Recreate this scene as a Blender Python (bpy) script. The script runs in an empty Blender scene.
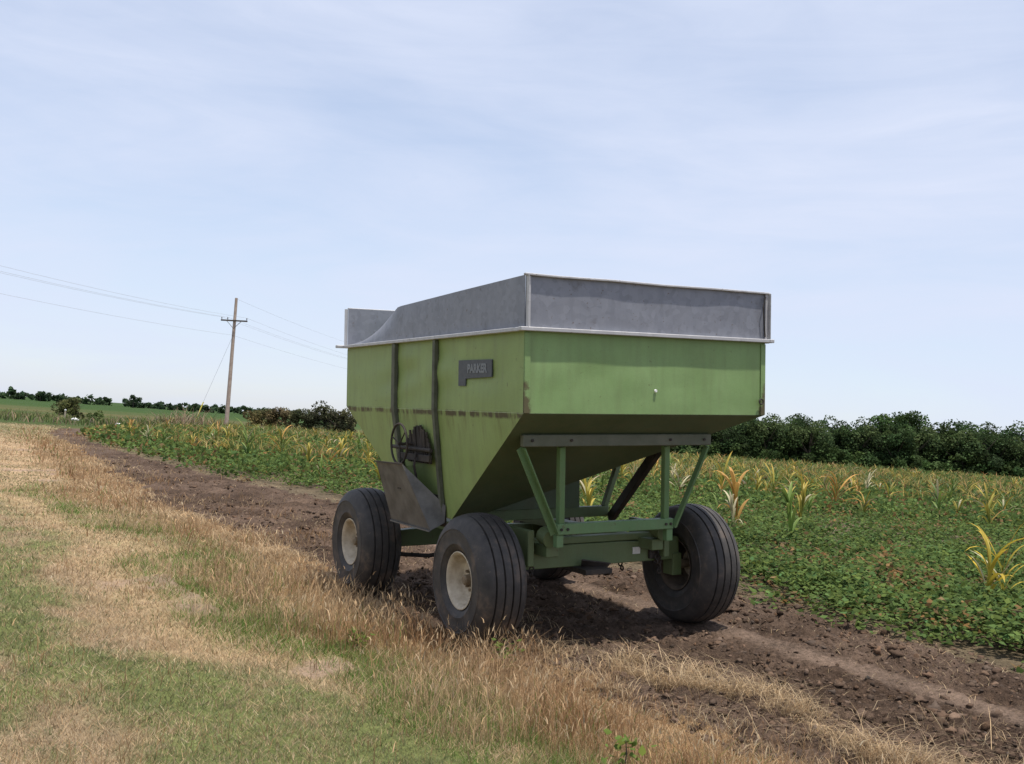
import bpy, bmesh, math, random
import numpy as np
from mathutils import Vector, Matrix

random.seed(7)
RNG = np.random.default_rng(11)
R = math.radians
scene = bpy.context.scene
COL = scene.collection

# ------------------------------------------------------------------ camera
F_PX, PITCH, ROLL, CAM_H = 1060.5, 0.0445, 0.0679, 1.7045
cam_data = bpy.data.cameras.new('camera')
cam = bpy.data.objects.new('camera', cam_data)
COL.objects.link(cam)
cam_data.sensor_fit = 'HORIZONTAL'
cam_data.sensor_width = 36.0
cam_data.lens = 36.0 * F_PX / 1024.0
cam_data.clip_start = 0.1
cam_data.clip_end = 9000
cam.matrix_world = Matrix.Translation((0, 0, CAM_H)) @ Matrix.Rotation(math.pi / 2 + PITCH, 4, 'X') @ Matrix.Rotation(ROLL, 4, 'Z')
scene.camera = cam

# ------------------------------------------------------------------ sky and sun
SUN_AZ = math.atan2(0.623, -0.782)   # clockwise from +Y: right of the view and a little behind the camera
SUN_EL = R(77)
world = bpy.data.worlds.new('World')
scene.world = world
world.use_nodes = True
wn = world.node_tree
wn.nodes.clear()
def N(nt, typ, **kw):
    n = nt.nodes.new(typ)
    for k, v in kw.items():
        if k in n.inputs: n.inputs[k].default_value = v
        else: setattr(n, k, v)
    return n
sky = N(wn, 'ShaderNodeTexSky', sky_type='NISHITA', sun_disc=False, sun_elevation=SUN_EL, sun_rotation=SUN_AZ,
        altitude=300.0, air_density=1.0, dust_density=.7, ozone_density=1.4)
bg_sky = N(wn, 'ShaderNodeBackground', Strength=0.15)
wn.links.new(sky.outputs[0], bg_sky.inputs[0])
wtc = N(wn, 'ShaderNodeTexCoord')
wmap = N(wn, 'ShaderNodeMapping')
wmap.inputs['Rotation'].default_value = (0.0, 0.12, 0.5)
wmap.inputs['Scale'].default_value = (1.0, 1.6, 5.5)
wn.links.new(wtc.outputs['Generated'], wmap.inputs[0])
n1 = N(wn, 'ShaderNodeTexNoise', Scale=1.3, Detail=7.0, Roughness=0.55, Distortion=0.6)
n2 = N(wn, 'ShaderNodeTexNoise', Scale=5.0, Detail=6.0, Roughness=0.6, Distortion=1.2)
wn.links.new(wmap.outputs[0], n1.inputs['Vector'])
wn.links.new(wmap.outputs[0], n2.inputs['Vector'])
madd = N(wn, 'ShaderNodeMath', operation='MULTIPLY_ADD')
madd.inputs[1].default_value = 0.30
wn.links.new(n2.outputs[0], madd.inputs[0])
wn.links.new(n1.outputs[0], madd.inputs[2])
veil = N(wn, 'ShaderNodeMapRange')
veil.inputs['From Min'].default_value = 0.42
veil.inputs['From Max'].default_value = 0.86
veil.inputs['To Min'].default_value = 0.50
veil.inputs['To Max'].default_value = 0.98
wn.links.new(madd.outputs[0], veil.inputs['Value'])
bg_cloud = N(wn, 'ShaderNodeBackground', Strength=1.14)
bg_cloud.inputs[0].default_value = (0.590, 0.645, 0.790, 1)
wmix = N(wn, 'ShaderNodeMixShader')
wn.links.new(veil.outputs[0], wmix.inputs[0])
wn.links.new(bg_sky.outputs[0], wmix.inputs[1])
wn.links.new(bg_cloud.outputs[0], wmix.inputs[2])
wout = N(wn, 'ShaderNodeOutputWorld')
wn.links.new(wmix.outputs[0], wout.inputs[0])

sun_data = bpy.data.lights.new('sun', 'SUN')
sun_data.energy = 4.6
sun_data.angle = R(1.2)
sun_data.color = (1.0, 0.95, 0.87)
sun = bpy.data.objects.new('sun', sun_data)
COL.objects.link(sun)
sdir = Vector((math.sin(SUN_AZ) * math.cos(SUN_EL), math.cos(SUN_AZ) * math.cos(SUN_EL), math.sin(SUN_EL)))
sun.rotation_euler = sdir.to_track_quat('Z', 'Y').to_euler()

scene.view_settings.view_transform = 'Standard'
scene.view_settings.look = 'None'
scene.view_settings.exposure = 0.12
scene.view_settings.gamma = 1.0
scene.render.engine = 'CYCLES'
scene.cycles.max_bounces = 6
scene.cycles.transparent_max_bounces = 6

# ------------------------------------------------------------------ helpers
def tag(o, label=None, cat=None, group=None, kind=None):
    if label: o['label'] = label
    if cat: o['category'] = cat
    if group: o['group'] = group
    if kind: o['kind'] = kind
    return o

def link(name, mesh, mat=None, parent=None):
    o = bpy.data.objects.new(name, mesh)
    COL.objects.link(o)
    if mat is not None and mesh is not None and not mesh.materials: mesh.materials.append(mat)
    if parent is not None: o.parent = parent
    return o

def empty(name, loc=(0, 0, 0), rot=(0, 0, 0), parent=None):
    o = bpy.data.objects.new(name, None)
    COL.objects.link(o)
    o.empty_display_size = 0.3
    o.location = loc
    o.rotation_euler = rot
    if parent is not None: o.parent = parent
    return o

def np_mesh(name, verts, faces, col=None, smooth=False):
    """verts (N,3); faces (M,3) or (M,4) array, or a list of such arrays"""
    if not isinstance(faces, (list, tuple)): faces = [faces]
    faces = [f for f in faces if len(f)]
    me = bpy.data.meshes.new(name)
    me.vertices.add(len(verts))
    me.vertices.foreach_set('co', np.ascontiguousarray(verts, dtype=np.float32).ravel())
    loops = np.concatenate([f.ravel() for f in faces]).astype(np.int32)
    tot = np.concatenate([np.full(len(f), f.shape[1]) for f in faces]).astype(np.int32)
    start = np.concatenate([[0], np.cumsum(tot)[:-1]]).astype(np.int32)
    me.loops.add(len(loops))
    me.loops.foreach_set('vertex_index', loops)
    me.polygons.add(len(tot))
    me.polygons.foreach_set('loop_start', start)
    me.polygons.foreach_set('loop_total', tot)
    if smooth: me.polygons.foreach_set('use_smooth', np.ones(len(tot), dtype=bool))
    me.update(calc_edges=True)
    if col is not None:
        a = me.attributes.new('Col', 'FLOAT_COLOR', 'POINT')
        c = np.ones((len(verts), 4), dtype=np.float32)
        c[:, :3] = col
        a.data.foreach_set('color', c.ravel())
    return me

class MB:
    """collects simple shapes into one mesh"""
    def __init__(s): s.v = []; s.f = []
    def add(s, v, f):
        b = len(s.v)
        s.v += [tuple(p) for p in v]
        s.f += [tuple(i + b for i in q) for q in f]
        return s
    def box(s, lo, hi):
        x0, y0, z0 = lo; x1, y1, z1 = hi
        return s.add([(x0,y0,z0),(x1,y0,z0),(x1,y1,z0),(x0,y1,z0),(x0,y0,z1),(x1,y0,z1),(x1,y1,z1),(x0,y1,z1)],
                     [(0,3,2,1),(4,5,6,7),(0,1,5,4),(1,2,6,5),(2,3,7,6),(3,0,4,7)])
    def prism(s, p, q, prof, up=(0, 0, 1)):
        """extrude the closed 2-D profile (list of (side, up)) from p to q"""
        p = Vector(p); q = Vector(q); d = (q - p).normalized()
        u = Vector(up); sd = d.cross(u)
        if sd.length < 1e-4: sd = d.cross(Vector((1, 0, 0)))
        sd.normalize(); u = sd.cross(d)
        n = len(prof)
        v = [p + sd * a + u * b for a, b in prof] + [q + sd * a + u * b for a, b in prof]
        f = [tuple(range(n))[::-1], tuple(range(n, 2 * n))]
        f += [(i, (i + 1) % n, n + (i + 1) % n, n + i) for i in range(n)]
        return s.add(v, f)
    def bar(s, p, q, w, h, up=(0, 0, 1)):
        return s.prism(p, q, [(-w/2,-h/2),(w/2,-h/2),(w/2,h/2),(-w/2,h/2)], up)
    def angle(s, p, q, w, t, up=(0, 0, 1), flip=1):
        pr = [(0,0),(w*flip,0),(w*flip,t),(t*flip,t),(t*flip,w),(0,w)]
        if flip < 0: pr = pr[::-1]
        return s.prism(p, q, pr, up)
    def tube(s, pts, r, n=10, cap=True):
        pts = [Vector(p) for p in pts]
        rs = r if isinstance(r, (list, tuple)) else [r] * len(pts)
        b = len(s.v); ref = Vector((0.13, 0.31, 0.94))
        for i, p in enumerate(pts):
            d = (pts[min(i+1, len(pts)-1)] - pts[max(i-1, 0)]).normalized()
            a = d.cross(ref)
            if a.length < 1e-3: a = d.cross(Vector((1, 0, 0)))
            a.normalize(); c = d.cross(a)
            for k in range(n):
                t = 2 * math.pi * k / n
                s.v.append(tuple(p + (a * math.cos(t) + c * math.sin(t)) * rs[i]))
        for i in range(len(pts) - 1):
            for k in range(n):
                k2 = (k + 1) % n
                s.f.append((b+i*n+k, b+i*n+k2, b+(i+1)*n+k2, b+(i+1)*n+k))
        if cap:
            s.f.append(tuple(b + k for k in range(n))[::-1])
            s.f.append(tuple(b + (len(pts)-1)*n + k for k in range(n)))
        return s
    def lathe(s, prof, n=48, c=(0, 0, 0), axis='X', closed=True):
        b = len(s.v); m = len(prof)
        for k in range(n):
            t = 2 * math.pi * k / n
            for a, r in prof:
                if axis == 'X': s.v.append((c[0]+a, c[1]+r*math.cos(t), c[2]+r*math.sin(t)))
                elif axis == 'Y': s.v.append((c[0]+r*math.cos(t), c[1]+a, c[2]+r*math.sin(t)))
                else: s.v.append((c[0]+r*math.cos(t), c[1]+r*math.sin(t), c[2]+a))
        for k in range(n):
            k2 = (k + 1) % n
            for i in range(m if closed else m - 1):
                j = (i + 1) % m
                s.f.append((b+k*m+i, b+k*m+j, b+k2*m+j, b+k2*m+i))
        return s
    def torus(s, c, Rr, r, n=32, m=8, rot=None):
        b = len(s.v)
        for k in range(n):
            t = 2*math.pi*k/n
            for j in range(m):
                a = 2*math.pi*j/m
                p = Vector(((Rr + r*math.cos(a))*math.cos(t), (Rr + r*math.cos(a))*math.sin(t), r*math.sin(a)))
                if rot is not None: p = rot @ p
                s.v.append(tuple(p + Vector(c)))
        for k in range(n):
            for j in range(m):
                s.f.append((b+k*m+j, b+((k+1)%n)*m+j, b+((k+1)%n)*m+(j+1)%m, b+k*m+(j+1)%m))
        return s
    def sheet(s, quad, thick, nx=14, ny=6, wav=0.0, seed=0):
        """bilinear sheet over quad = p00,p10,p11,p01 with thickness along -normal and slight dents"""
        p00, p10, p11, p01 = [np.array(p, float) for p in quad]
        nrm = np.cross(p10 - p00, p01 - p00); nrm /= np.linalg.norm(nrm)
        rg = np.random.default_rng(seed)
        ph = rg.uniform(0, 6.28, (5, 2)); fr = rg.uniform(1.0, 4.5, (5, 2))
        V = []
        for k in (0, 1):
            for j in range(ny + 1):
                for i in range(nx + 1):
                    a, b_ = i / nx, j / ny
                    p = (1-a)*(1-b_)*p00 + a*(1-b_)*p10 + a*b_*p11 + (1-a)*b_*p01
                    e = min(1, 6*min(a, 1-a)) * min(1, 4*min(b_, 1-b_))
                    dz = wav * e * sum(math.sin(fr[q,0]*a*5 + ph[q,0]) * math.sin(fr[q,1]*b_*4 + ph[q,1]) for q in range(5)) / 2
                    V.append(p + nrm * (dz - k * thick))
        W = nx + 1; H = ny + 1; n = W * H; Fc = []
        for j in range(ny):
            for i in range(nx):
                q = (j*W+i, j*W+i+1, (j+1)*W+i+1, (j+1)*W+i)
                Fc.append(q); Fc.append(tuple(x + n for x in q[::-1]))
        ring = [i for i in range(W)] + [j*W+W-1 for j in range(1, H)] + [(H-1)*W+i for i in range(W-2, -1, -1)] + [j*W for j in range(H-2, 0, -1)]
        for a, b_ in zip(ring, ring[1:] + ring[:1]): Fc.append((b_, a, a + n, b_ + n))
        return s.add(V, Fc)
    def build(s, name, mat, parent=None, bevel=0.0, smooth=False, seg=1):
        me = bpy.data.meshes.new(name)
        me.from_pydata(s.v, [], s.f)
        if bevel > 0:
            bm = bmesh.new(); bm.from_mesh(me)
            ed = [e for e in bm.edges if len(e.link_faces) == 2 and e.calc_face_angle(0) > 0.6]
            bmesh.ops.bevel(bm, geom=ed, offset=bevel, segments=seg, affect='EDGES', clamp_overlap=True)
            bm.to_mesh(me); bm.free()
        if smooth:
            me.polygons.foreach_set('use_smooth', [True] * len(me.polygons))
            me.set_sharp_from_angle(angle=R(35))
        me.update()
        return link(name, me, mat, parent)

# ------------------------------------------------------------------ numpy noise
def _hash(ix, iy, seed):
    h = (ix.astype(np.int64) * 374761393 + iy.astype(np.int64) * 668265263 + seed * 982451653) & 0x7fffffff
    h = ((h ^ (h >> 13)) * 1274126177) & 0x7fffffff
    return ((h ^ (h >> 16)) & 0xffff) / 65535.0
def vnoise(x, y, seed=0):
    ix = np.floor(x); iy = np.floor(y); fx = x - ix; fy = y - iy
    fx = fx*fx*(3-2*fx); fy = fy*fy*(3-2*fy)
    a = _hash(ix, iy, seed); b = _hash(ix+1, iy, seed); c = _hash(ix, iy+1, seed); d = _hash(ix+1, iy+1, seed)
    return (a*(1-fx)+b*fx)*(1-fy) + (c*(1-fx)+d*fx)*fy
def fbm(x, y, sc, oct=4, seed=0, gain=0.5):
    t = np.zeros_like(x); a = 1.0; s_ = 0.0
    for o in range(oct):
        t += a * vnoise(x*sc*(2**o) + 17.3*o, y*sc*(2**o) - 9.1*o, seed + o); s_ += a; a *= gain
    return t / s_
def sstep(a, b, x):
    t = np.clip((x - a) / (b - a), 0, 1); return t*t*(3-2*t)

# ------------------------------------------------------------------ layout of the ground
EF = np.array([(8.4,0.0),(4.22,9.11),(2.62,12.58),(-0.3,17.2),(-3.49,22.0),(-8.43,29.4),(-18.1,46.2),(-23.5,58.0),(-25.5,68.0),(-26.5,90)]) * 0.947
EL = np.array([(4.9,0.0),(2.6,4.5),(1.72,5.94),(1.45,6.31),(.82,7.3),(0.3,8.06),(-0.6,9.33),(-1.5,10.6),(-2.25,12.96),(-4.0,15.8),(-6.0,18.8),(-9.5,26.0),(-15.2,38.0),(-22.6,52),(-26.2,62.0),(-28.3,68),(-31,90)]) * 1.03
WX, WY, YAW, TILT = 1.243, 8.604, 0.5024, -0.0603
def lat(x, y): return (x - WX) * math.cos(YAW) + (y - WY) * math.sin(YAW)
def lon(x, y): return -(x - WX) * math.sin(YAW) + (y - WY) * math.cos(YAW)
def xf(y): return np.interp(y, EF[:, 1], EF[:, 0])
def xl(y): return np.interp(y, EL[:, 1], EL[:, 0])
def d_field(x, y): return (x - xf(y)) * 0.86       # >0 inside the crop field
def d_left(x, y): return (xl(y) - x) * 0.86        # >0 on the grass verge
FIELD_FAR = 106.0
def height(x, y, detail=True):
    x = np.asarray(x, float); y = np.asarray(y, float)
    u1 = lat(x, y)
    xc = 0.5 * (xf(y) + xl(y)); u2 = (x - xc) * 0.8
    w = sstep(13, 19, y)
    u = u1 * (1 - w) + u2 * w
    h = 0.0603 * np.clip(u, -1.35, 1.45) - 0.028
    far = sstep(60, 100, np.hypot(x, y))
    h = h * (1 - far)
    df = d_field(x, y); dl = d_left(x, y)
    if detail:
        near = 1 - sstep(45, 70, np.hypot(x, y))
        edge = (fbm(x, y, 1.6, 3, 5) - .5) * 0.9
        dirt = sstep(-0.35, 0.25, -(df + edge*.6)) * sstep(-0.35, 0.35, -(dl + edge))
        trk = np.exp(-((u1 - 1.18) / 0.2) ** 4) * (1 - sstep(14, 18, y))
        trl = np.exp(-((u1 + 1.12) / 0.2) ** 4) * (1 - sstep(14, 18, y))
        flat = np.maximum(trk, trl * .6)
        cl = fbm(x, y, 6.5, 3, 21, .7)
        ridge = np.abs(fbm(x, y, 2.2, 3, 33) - .5) * 2
        soil = (cl - .5) * 0.16 + (ridge - .3) * 0.06 + (fbm(x, y, 17.0, 2, 25, .8) - .5) * .075
        rib_print = np.cos(u1 * 2*math.pi / .078) * .007 * trk
        h = h + near * dirt * (rib_print + soil * (1 - .88*flat) * (1 - .8*np.exp(-((u1 - 1.1)/.3)**4)*(np.abs(lon(x, y) - .9) < .5)) + 0.008 * flat)
        grassy = sstep(-.3, .6, dl)
        h = h + near * grassy * ((fbm(x, y, .7, 3, 8) - .5) * 0.10 + (fbm(x, y, 6, 3, 9) - .5) * 0.03)
        h = h + near * sstep(-.2, .4, df) * (fbm(x, y, 1.2, 3, 14) - .5) * 0.06
    return h

# ------------------------------------------------------------------ materials
def material(name):
    m = bpy.data.materials.new(name); m.use_nodes = True
    nt = m.node_tree; b = nt.nodes['Principled BSDF']
    return m, nt, b
def ramp(nt, fac, stops):
    r = nt.nodes.new('ShaderNodeValToRGB')
    el = r.color_ramp.elements
    while len(el) < len(stops): el.new(0.5)
    for e, (p, c) in zip(el, stops): e.position = p; e.color = (*c, 1) if len(c) == 3 else c
    nt.links.new(fac, r.inputs[0])
    return r.outputs[0]
def noise(nt, vec, scale, detail=5, rough=.55, dist=0.0):
    n = N(nt, 'ShaderNodeTexNoise', Scale=scale, Detail=detail, Roughness=rough, Distortion=dist)
    if vec is not None: nt.links.new(vec, n.inputs['Vector'])
    return n.outputs[0]
def mixc(nt, fac, a, b, blend='MIX'):
    m = nt.nodes.new('ShaderNodeMix'); m.data_type = 'RGBA'; m.blend_type = blend
    for sck, val in ((m.inputs[0], fac), (m.inputs[6], a), (m.inputs[7], b)):
        if hasattr(val, 'links') or hasattr(val, 'is_linked'): nt.links.new(val, sck)
        elif isinstance(val, (int, float)): sck.default_value = val
        else: sck.default_value = (*val, 1)
    return m.outputs[2]
def math_(nt, op, a, b=None, c=None):
    m = nt.nodes.new('ShaderNodeMath'); m.operation = op
    for i, v in enumerate((a, b, c)):
        if v is None: continue
        if isinstance(v, (int, float)): m.inputs[i].default_value = v
        else: nt.links.new(v, m.inputs[i])
    return m.outputs[0]
def bump(nt, b, h, strength=.3, dist=.01):
    n = N(nt, 'ShaderNodeBump', Strength=strength, Distance=dist)
    nt.links.new(h, n.inputs['Height'])
    nt.links.new(n.outputs[0], b.inputs['Normal'])
def objco(nt): return N(nt, 'ShaderNodeTexCoord').outputs['Object']
def stretch(nt, vec, s):
    m = N(nt, 'ShaderNodeMapping'); m.inputs['Scale'].default_value = s
    nt.links.new(vec, m.inputs[0]); return m.outputs[0]

def green_paint(name, base=(0.172, 0.268, 0.092), band=False, dirt=.5, corner=False):
    m, nt, b = material(name)
    co = objco(nt)
    n_big = noise(nt, co, 1.6, 5, .6)
    n_streak = noise(nt, stretch(nt, co, (5, 5, .7)), 2.2, 6, .6)
    n_spot = noise(nt, co, 17, 4, .65)
    fade = tuple(min(1, c*1.18 + .035) for c in base); dk = tuple(c*.72 for c in base)
    c = mixc(nt, ramp(nt, n_big, [(.3, (0,0,0)), (.7, (1,1,1))]), base, fade)
    c = mixc(nt, math_(nt, 'MULTIPLY', ramp(nt, n_streak, [(.45, (0,0,0)), (.75, (1,1,1))]), dirt), c, tuple(a*.55 + b_*.45 for a, b_ in zip(base, (0.16, 0.15, 0.09))))
    spots = ramp(nt, n_spot, [(.655, (0,0,0)), (.72, (1,1,1))])
    c = mixc(nt, math_(nt, 'MULTIPLY', spots, .7), c, (0.10, 0.085, 0.04))
    fine = noise(nt, co, 140, 2, .5)
    c = mixc(nt, math_(nt, 'MULTIPLY', ramp(nt, fine, [(.5, (0,0,0)), (.7, (1,1,1))]), .25), c, dk)
    if corner:
        # rust eating in from the lower side edges of the sheet
        sc_ = N(nt, 'ShaderNodeSeparateXYZ'); nt.links.new(co, sc_.inputs[0])
        ex = N(nt, 'ShaderNodeMapRange'); ex.inputs['From Min'].default_value = 1.06; ex.inputs['From Max'].default_value = 1.19
        nt.links.new(math_(nt, 'ABSOLUTE', sc_.outputs[0]), ex.inputs['Value'])
        ez = N(nt, 'ShaderNodeMapRange'); ez.inputs['From Min'].default_value = 2.45; ez.inputs['From Max'].default_value = 1.95
        nt.links.new(sc_.outputs[2], ez.inputs['Value'])
        er = math_(nt, 'MULTIPLY', math_(nt, 'MULTIPLY', ex.outputs[0], ez.outputs[0]), math_(nt, 'MULTIPLY', noise(nt, co, 11, 5, .7), 1.6))
        c = mixc(nt, math_(nt, 'MULTIPLY', ramp(nt, er, [(.38, (0,0,0)), (.58, (1,1,1))]), .85), c, (0.085, 0.052, 0.028))
    if band:
        sx = N(nt, 'ShaderNodeSeparateXYZ'); nt.links.new(co, sx.inputs[0])
        nz = noise(nt, stretch(nt, co, (4, 4, 5.0)), 2.3, 7, .75)
        # rust along the fold between the upper and lower side sheets
        dz = math_(nt, 'ABSOLUTE', math_(nt, 'SUBTRACT', sx.outputs[2], 1.885))
        near = math_(nt, 'SUBTRACT', 1.0, math_(nt, 'DIVIDE', dz, 0.060))
        core = ramp(nt, math_(nt, 'MULTIPLY', math_(nt, 'MAXIMUM', near, 0.0), math_(nt, 'ADD', nz, .15)), [(.30, (0,0,0)), (.52, (1,1,1))])
        core = math_(nt, 'MULTIPLY', core, ramp(nt, noise(nt, stretch(nt, co, (4, 4, .2)), 3.0, 3, .6), [(.40, (0,0,0)), (.52, (1,1,1))]))
        run = math_(nt, 'SUBTRACT', 1.0, math_(nt, 'DIVIDE', math_(nt, 'MAXIMUM', math_(nt, 'SUBTRACT', 1.89, sx.outputs[2]), 0.0), 0.30))
        below = math_(nt, 'LESS_THAN', sx.outputs[2], 1.89)
        run = math_(nt, 'MULTIPLY', math_(nt, 'MULTIPLY', math_(nt, 'MAXIMUM', run, 0.0), below), ramp(nt, noise(nt, stretch(nt, co, (9, 9, .4)), 2.2, 4, .6), [(.50, (0,0,0)), (.72, (1,1,1))]))
        c = mixc(nt, math_(nt, 'MULTIPLY', run, .75), c, (0.11, 0.085, 0.035))
        c = mixc(nt, math_(nt, 'MULTIPLY', core, .9), c, (0.055, 0.036, 0.022))
    nt.links.new(c, b.inputs['Base Color'])
    nt.links.new(ramp(nt, n_big, [(.2, (.42,)*3), (.8, (.62,)*3)]), b.inputs['Roughness'])
    b.inputs['Specular IOR Level'].default_value = .35
    bump(nt, b, n_big, .25, .02)
    return m
M_GREEN = green_paint('green_paint', corner=True)
M_GREEN_SIDE = green_paint('green_paint_side', (0.205, 0.272, 0.080), band=True, dirt=.6)
M_GREEN_SLOPE = green_paint('grimy_shaded_slope_paint', (0.068, 0.092, 0.040), dirt=.9)  # grimy green for hopper slopes and skirt, underside shade put into the colour
M_GREEN_FRAME = green_paint('green_frame_paint', (0.105, 0.190, 0.074), dirt=.7)
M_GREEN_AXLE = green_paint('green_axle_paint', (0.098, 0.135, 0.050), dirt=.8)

def galvanised(name, base=(0.225, 0.232, 0.262)):
    m, nt, b = material(name)
    co = objco(nt)
    v = N(nt, 'ShaderNodeTexVoronoi', Scale=22.0); nt.links.new(co, v.inputs['Vector'])
    sp = noise(nt, co, 6, 6, .65); st = noise(nt, stretch(nt, co, (3, 3, .5)), 3, 5, .6)
    bw = N(nt, 'ShaderNodeRGBToBW'); nt.links.new(v.outputs['Color'], bw.inputs[0])
    c = mixc(nt, .16, base, bw.outputs[0], 'SOFT_LIGHT')
    c = mixc(nt, math_(nt, 'MULTIPLY', ramp(nt, st, [(.42, (0,0,0)), (.7, (1,1,1))]), .25), c, (0.31, 0.31, 0.335))
    c = mixc(nt, math_(nt, 'MULTIPLY', ramp(nt, sp, [(.60, (0,0,0)), (.72, (1,1,1))]), .5), c, (0.12, 0.108, 0.105))
    sm = noise(nt, co, 34, 3, .6)
    c = mixc(nt, math_(nt, 'MULTIPLY', ramp(nt, sm, [(.66, (0,0,0)), (.72, (1,1,1))]), .7), c, (0.12, 0.075, 0.05))
    nt.links.new(c, b.inputs['Base Color'])
    b.inputs['Metallic'].default_value = 0.35
    nt.links.new(ramp(nt, sp, [(.2, (.48,)*3), (.8, (.66,)*3)]), b.inputs['Roughness'])
    bump(nt, b, st, .2, .015)
    return m
M_GALV = galvanised('galvanised_sheet')
M_GALV_LIGHT = galvanised('galvanised_edge', (0.47, 0.46, 0.46))

def plain(name, c1, c2, rough=.7, scale=8, metal=0.0, bstr=.2, bd=.004, spec=.4):
    m, nt, b = material(name)
    co = objco(nt); n = noise(nt, co, scale, 6, .6)
    nt.links.new(ramp(nt, n, [(.32, c1), (.68, c2)]), b.inputs['Base Color'])
    b.inputs['Roughness'].default_value = rough; b.inputs['Metallic'].default_value = metal
    b.inputs['Specular IOR Level'].default_value = spec
    bump(nt, b, n, bstr, bd)
    return m
M_DARK = plain('dark_rusty_steel', (0.022, 0.019, 0.017), (0.060, 0.045, 0.034), .75, 9)
M_CHUTE = plain('weathered_grey_steel', (0.085, 0.080, 0.074), (0.165, 0.155, 0.145), .6, 7, .25)
M_BEAM = plain('dusty_grey_green_beam', (0.085, 0.095, 0.060), (0.135, 0.135, 0.095), .7, 6)
M_RIB = plain('grimy_rib_paint', (0.065, 0.066, 0.048), (0.12, 0.125, 0.085), .75, 9)
M_RIM_INNER = plain('dirty_shaded_inner_rim', (0.06, 0.045, 0.034), (0.15, 0.115, 0.085), .85, 9)  # dirty brown for the inner barrel, its shadow painted into the colour
M_CREAM = plain('cream_wheel_paint', (0.36, 0.29, 0.20), (0.62, 0.54, 0.41), .6, 11)
M_NUT = plain('brown_rusted_hub', (0.12, 0.085, 0.05), (0.24, 0.18, 0.11), .7, 20)
M_DECAL = plain('black_decal', (0.048, 0.052, 0.060), (0.070, 0.076, 0.084), .5, 20)
M_DECAL_TXT = plain('faded_grey_lettering', (0.15, 0.158, 0.165), (0.21, 0.22, 0.23), .6, 25)
M_STICKER = plain('white_sticker', (0.6, 0.58, 0.54), (0.75, 0.74, 0.7), .6, 25)
M_WHITE = plain('white_plastic', (0.7, 0.7, 0.68), (0.82, 0.82, 0.8), .5, 5)

def rubber():
    m, nt, b = material('dusty_tyre_rubber')
    co = objco(nt)
    n = noise(nt, co, 5, 6, .65); n2 = noise(nt, co, 45, 3, .6)
    c = ramp(nt, n, [(.30, (0.026, 0.024, 0.023)), (.54, (0.056, 0.049, 0.044)), (.68, (0.120, 0.090, 0.069))])
    c = mixc(nt, math_(nt, 'MULTIPLY', ramp(nt, n2, [(.67, (0,0,0)), (.72, (1,1,1))]), .5), c, (0.16, 0.115, 0.085))
    nt.links.new(c, b.inputs['Base Color'])
    b.inputs['Roughness'].default_value = .62
    b.inputs['Specular IOR Level'].default_value = .35
    bump(nt, b, n2, .2, .004)
    return m
M_TYRE = rubber()

def attr_leaf(name, transl=.35, rough=.6, var=.18, spec=.25):
    m, nt, b = material(name)
    a = N(nt, 'ShaderNodeAttribute', attribute_name='Col')
    n = noise(nt, N(nt, 'ShaderNodeNewGeometry').outputs['Position'], 9, 3, .6)
    br = N(nt, 'ShaderNodeHueSaturation'); nt.links.new(a.outputs['Color'], br.inputs['Color'])
    nt.links.new(math_(nt, 'MULTIPLY_ADD', n, var*2, 1 - var), br.inputs['Value'])
    c = br.outputs[0]
    nt.links.new(c, b.inputs['Base Color'])
    b.inputs['Roughness'].default_value = rough
    b.inputs['Specular IOR Level'].default_value = spec
    tr = N(nt, 'ShaderNodeBsdfTranslucent'); nt.links.new(c, tr.inputs[0])
    mx = N(nt, 'ShaderNodeMixShader'); mx.inputs[0].default_value = transl
    nt.links.new(b.outputs[0], mx.inputs[1]); nt.links.new(tr.outputs[0], mx.inputs[2])
    nt.links.new(mx.outputs[0], nt.nodes['Material Output'].inputs[0])
    return m
M_LEAF = attr_leaf('foliage', .35, .8, .18, .08)
M_GRASS = attr_leaf('grass_blades', .30, .8, .18, .12)
M_CORN = attr_leaf('corn_leaf', .30, .5, .12)
M_BARK = plain('bark', (0.06, 0.048, 0.038), (0.13, 0.105, 0.085), .9, 6, 0, .5, .02)

def ground_mat(name, kind):
    m, nt, b = material(name)
    co = objco(nt)
    a = N(nt, 'ShaderNodeAttribute', attribute_name='Col').outputs['Color']
    n1 = noise(nt, co, 2.2, 7, .65); n2 = noise(nt, co, 22, 6, .65); n3 = noise(nt, co, 90, 4, .6)
    k = math_(nt, 'MULTIPLY_ADD', n2, .75, math_(nt, 'MULTIPLY_ADD', n1, .55, math_(nt, 'MULTIPLY', n3, .5)))
    hs = N(nt, 'ShaderNodeHueSaturation'); nt.links.new(a, hs.inputs['Color'])
    nt.links.new(math_(nt, 'MAXIMUM', math_(nt, 'MULTIPLY_ADD', k, *((3.0, -1.70) if kind == 'soil' else (2.0, -.80))), .25), hs.inputs['Value'])
    nt.links.new(hs.outputs[0], b.inputs['Base Color'])
    b.inputs['Roughness'].default_value = .95
    b.inputs['Specular IOR Level'].default_value = .1
    bump(nt, b, math_(nt, 'ADD', n2, math_(nt, 'MULTIPLY', n3, .5)), 1.0 if kind == 'soil' else .5, .05)
    return m
M_SOIL = ground_mat('churned_soil', 'soil')
M_TURF = ground_mat('turf_soil', 'turf')

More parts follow.
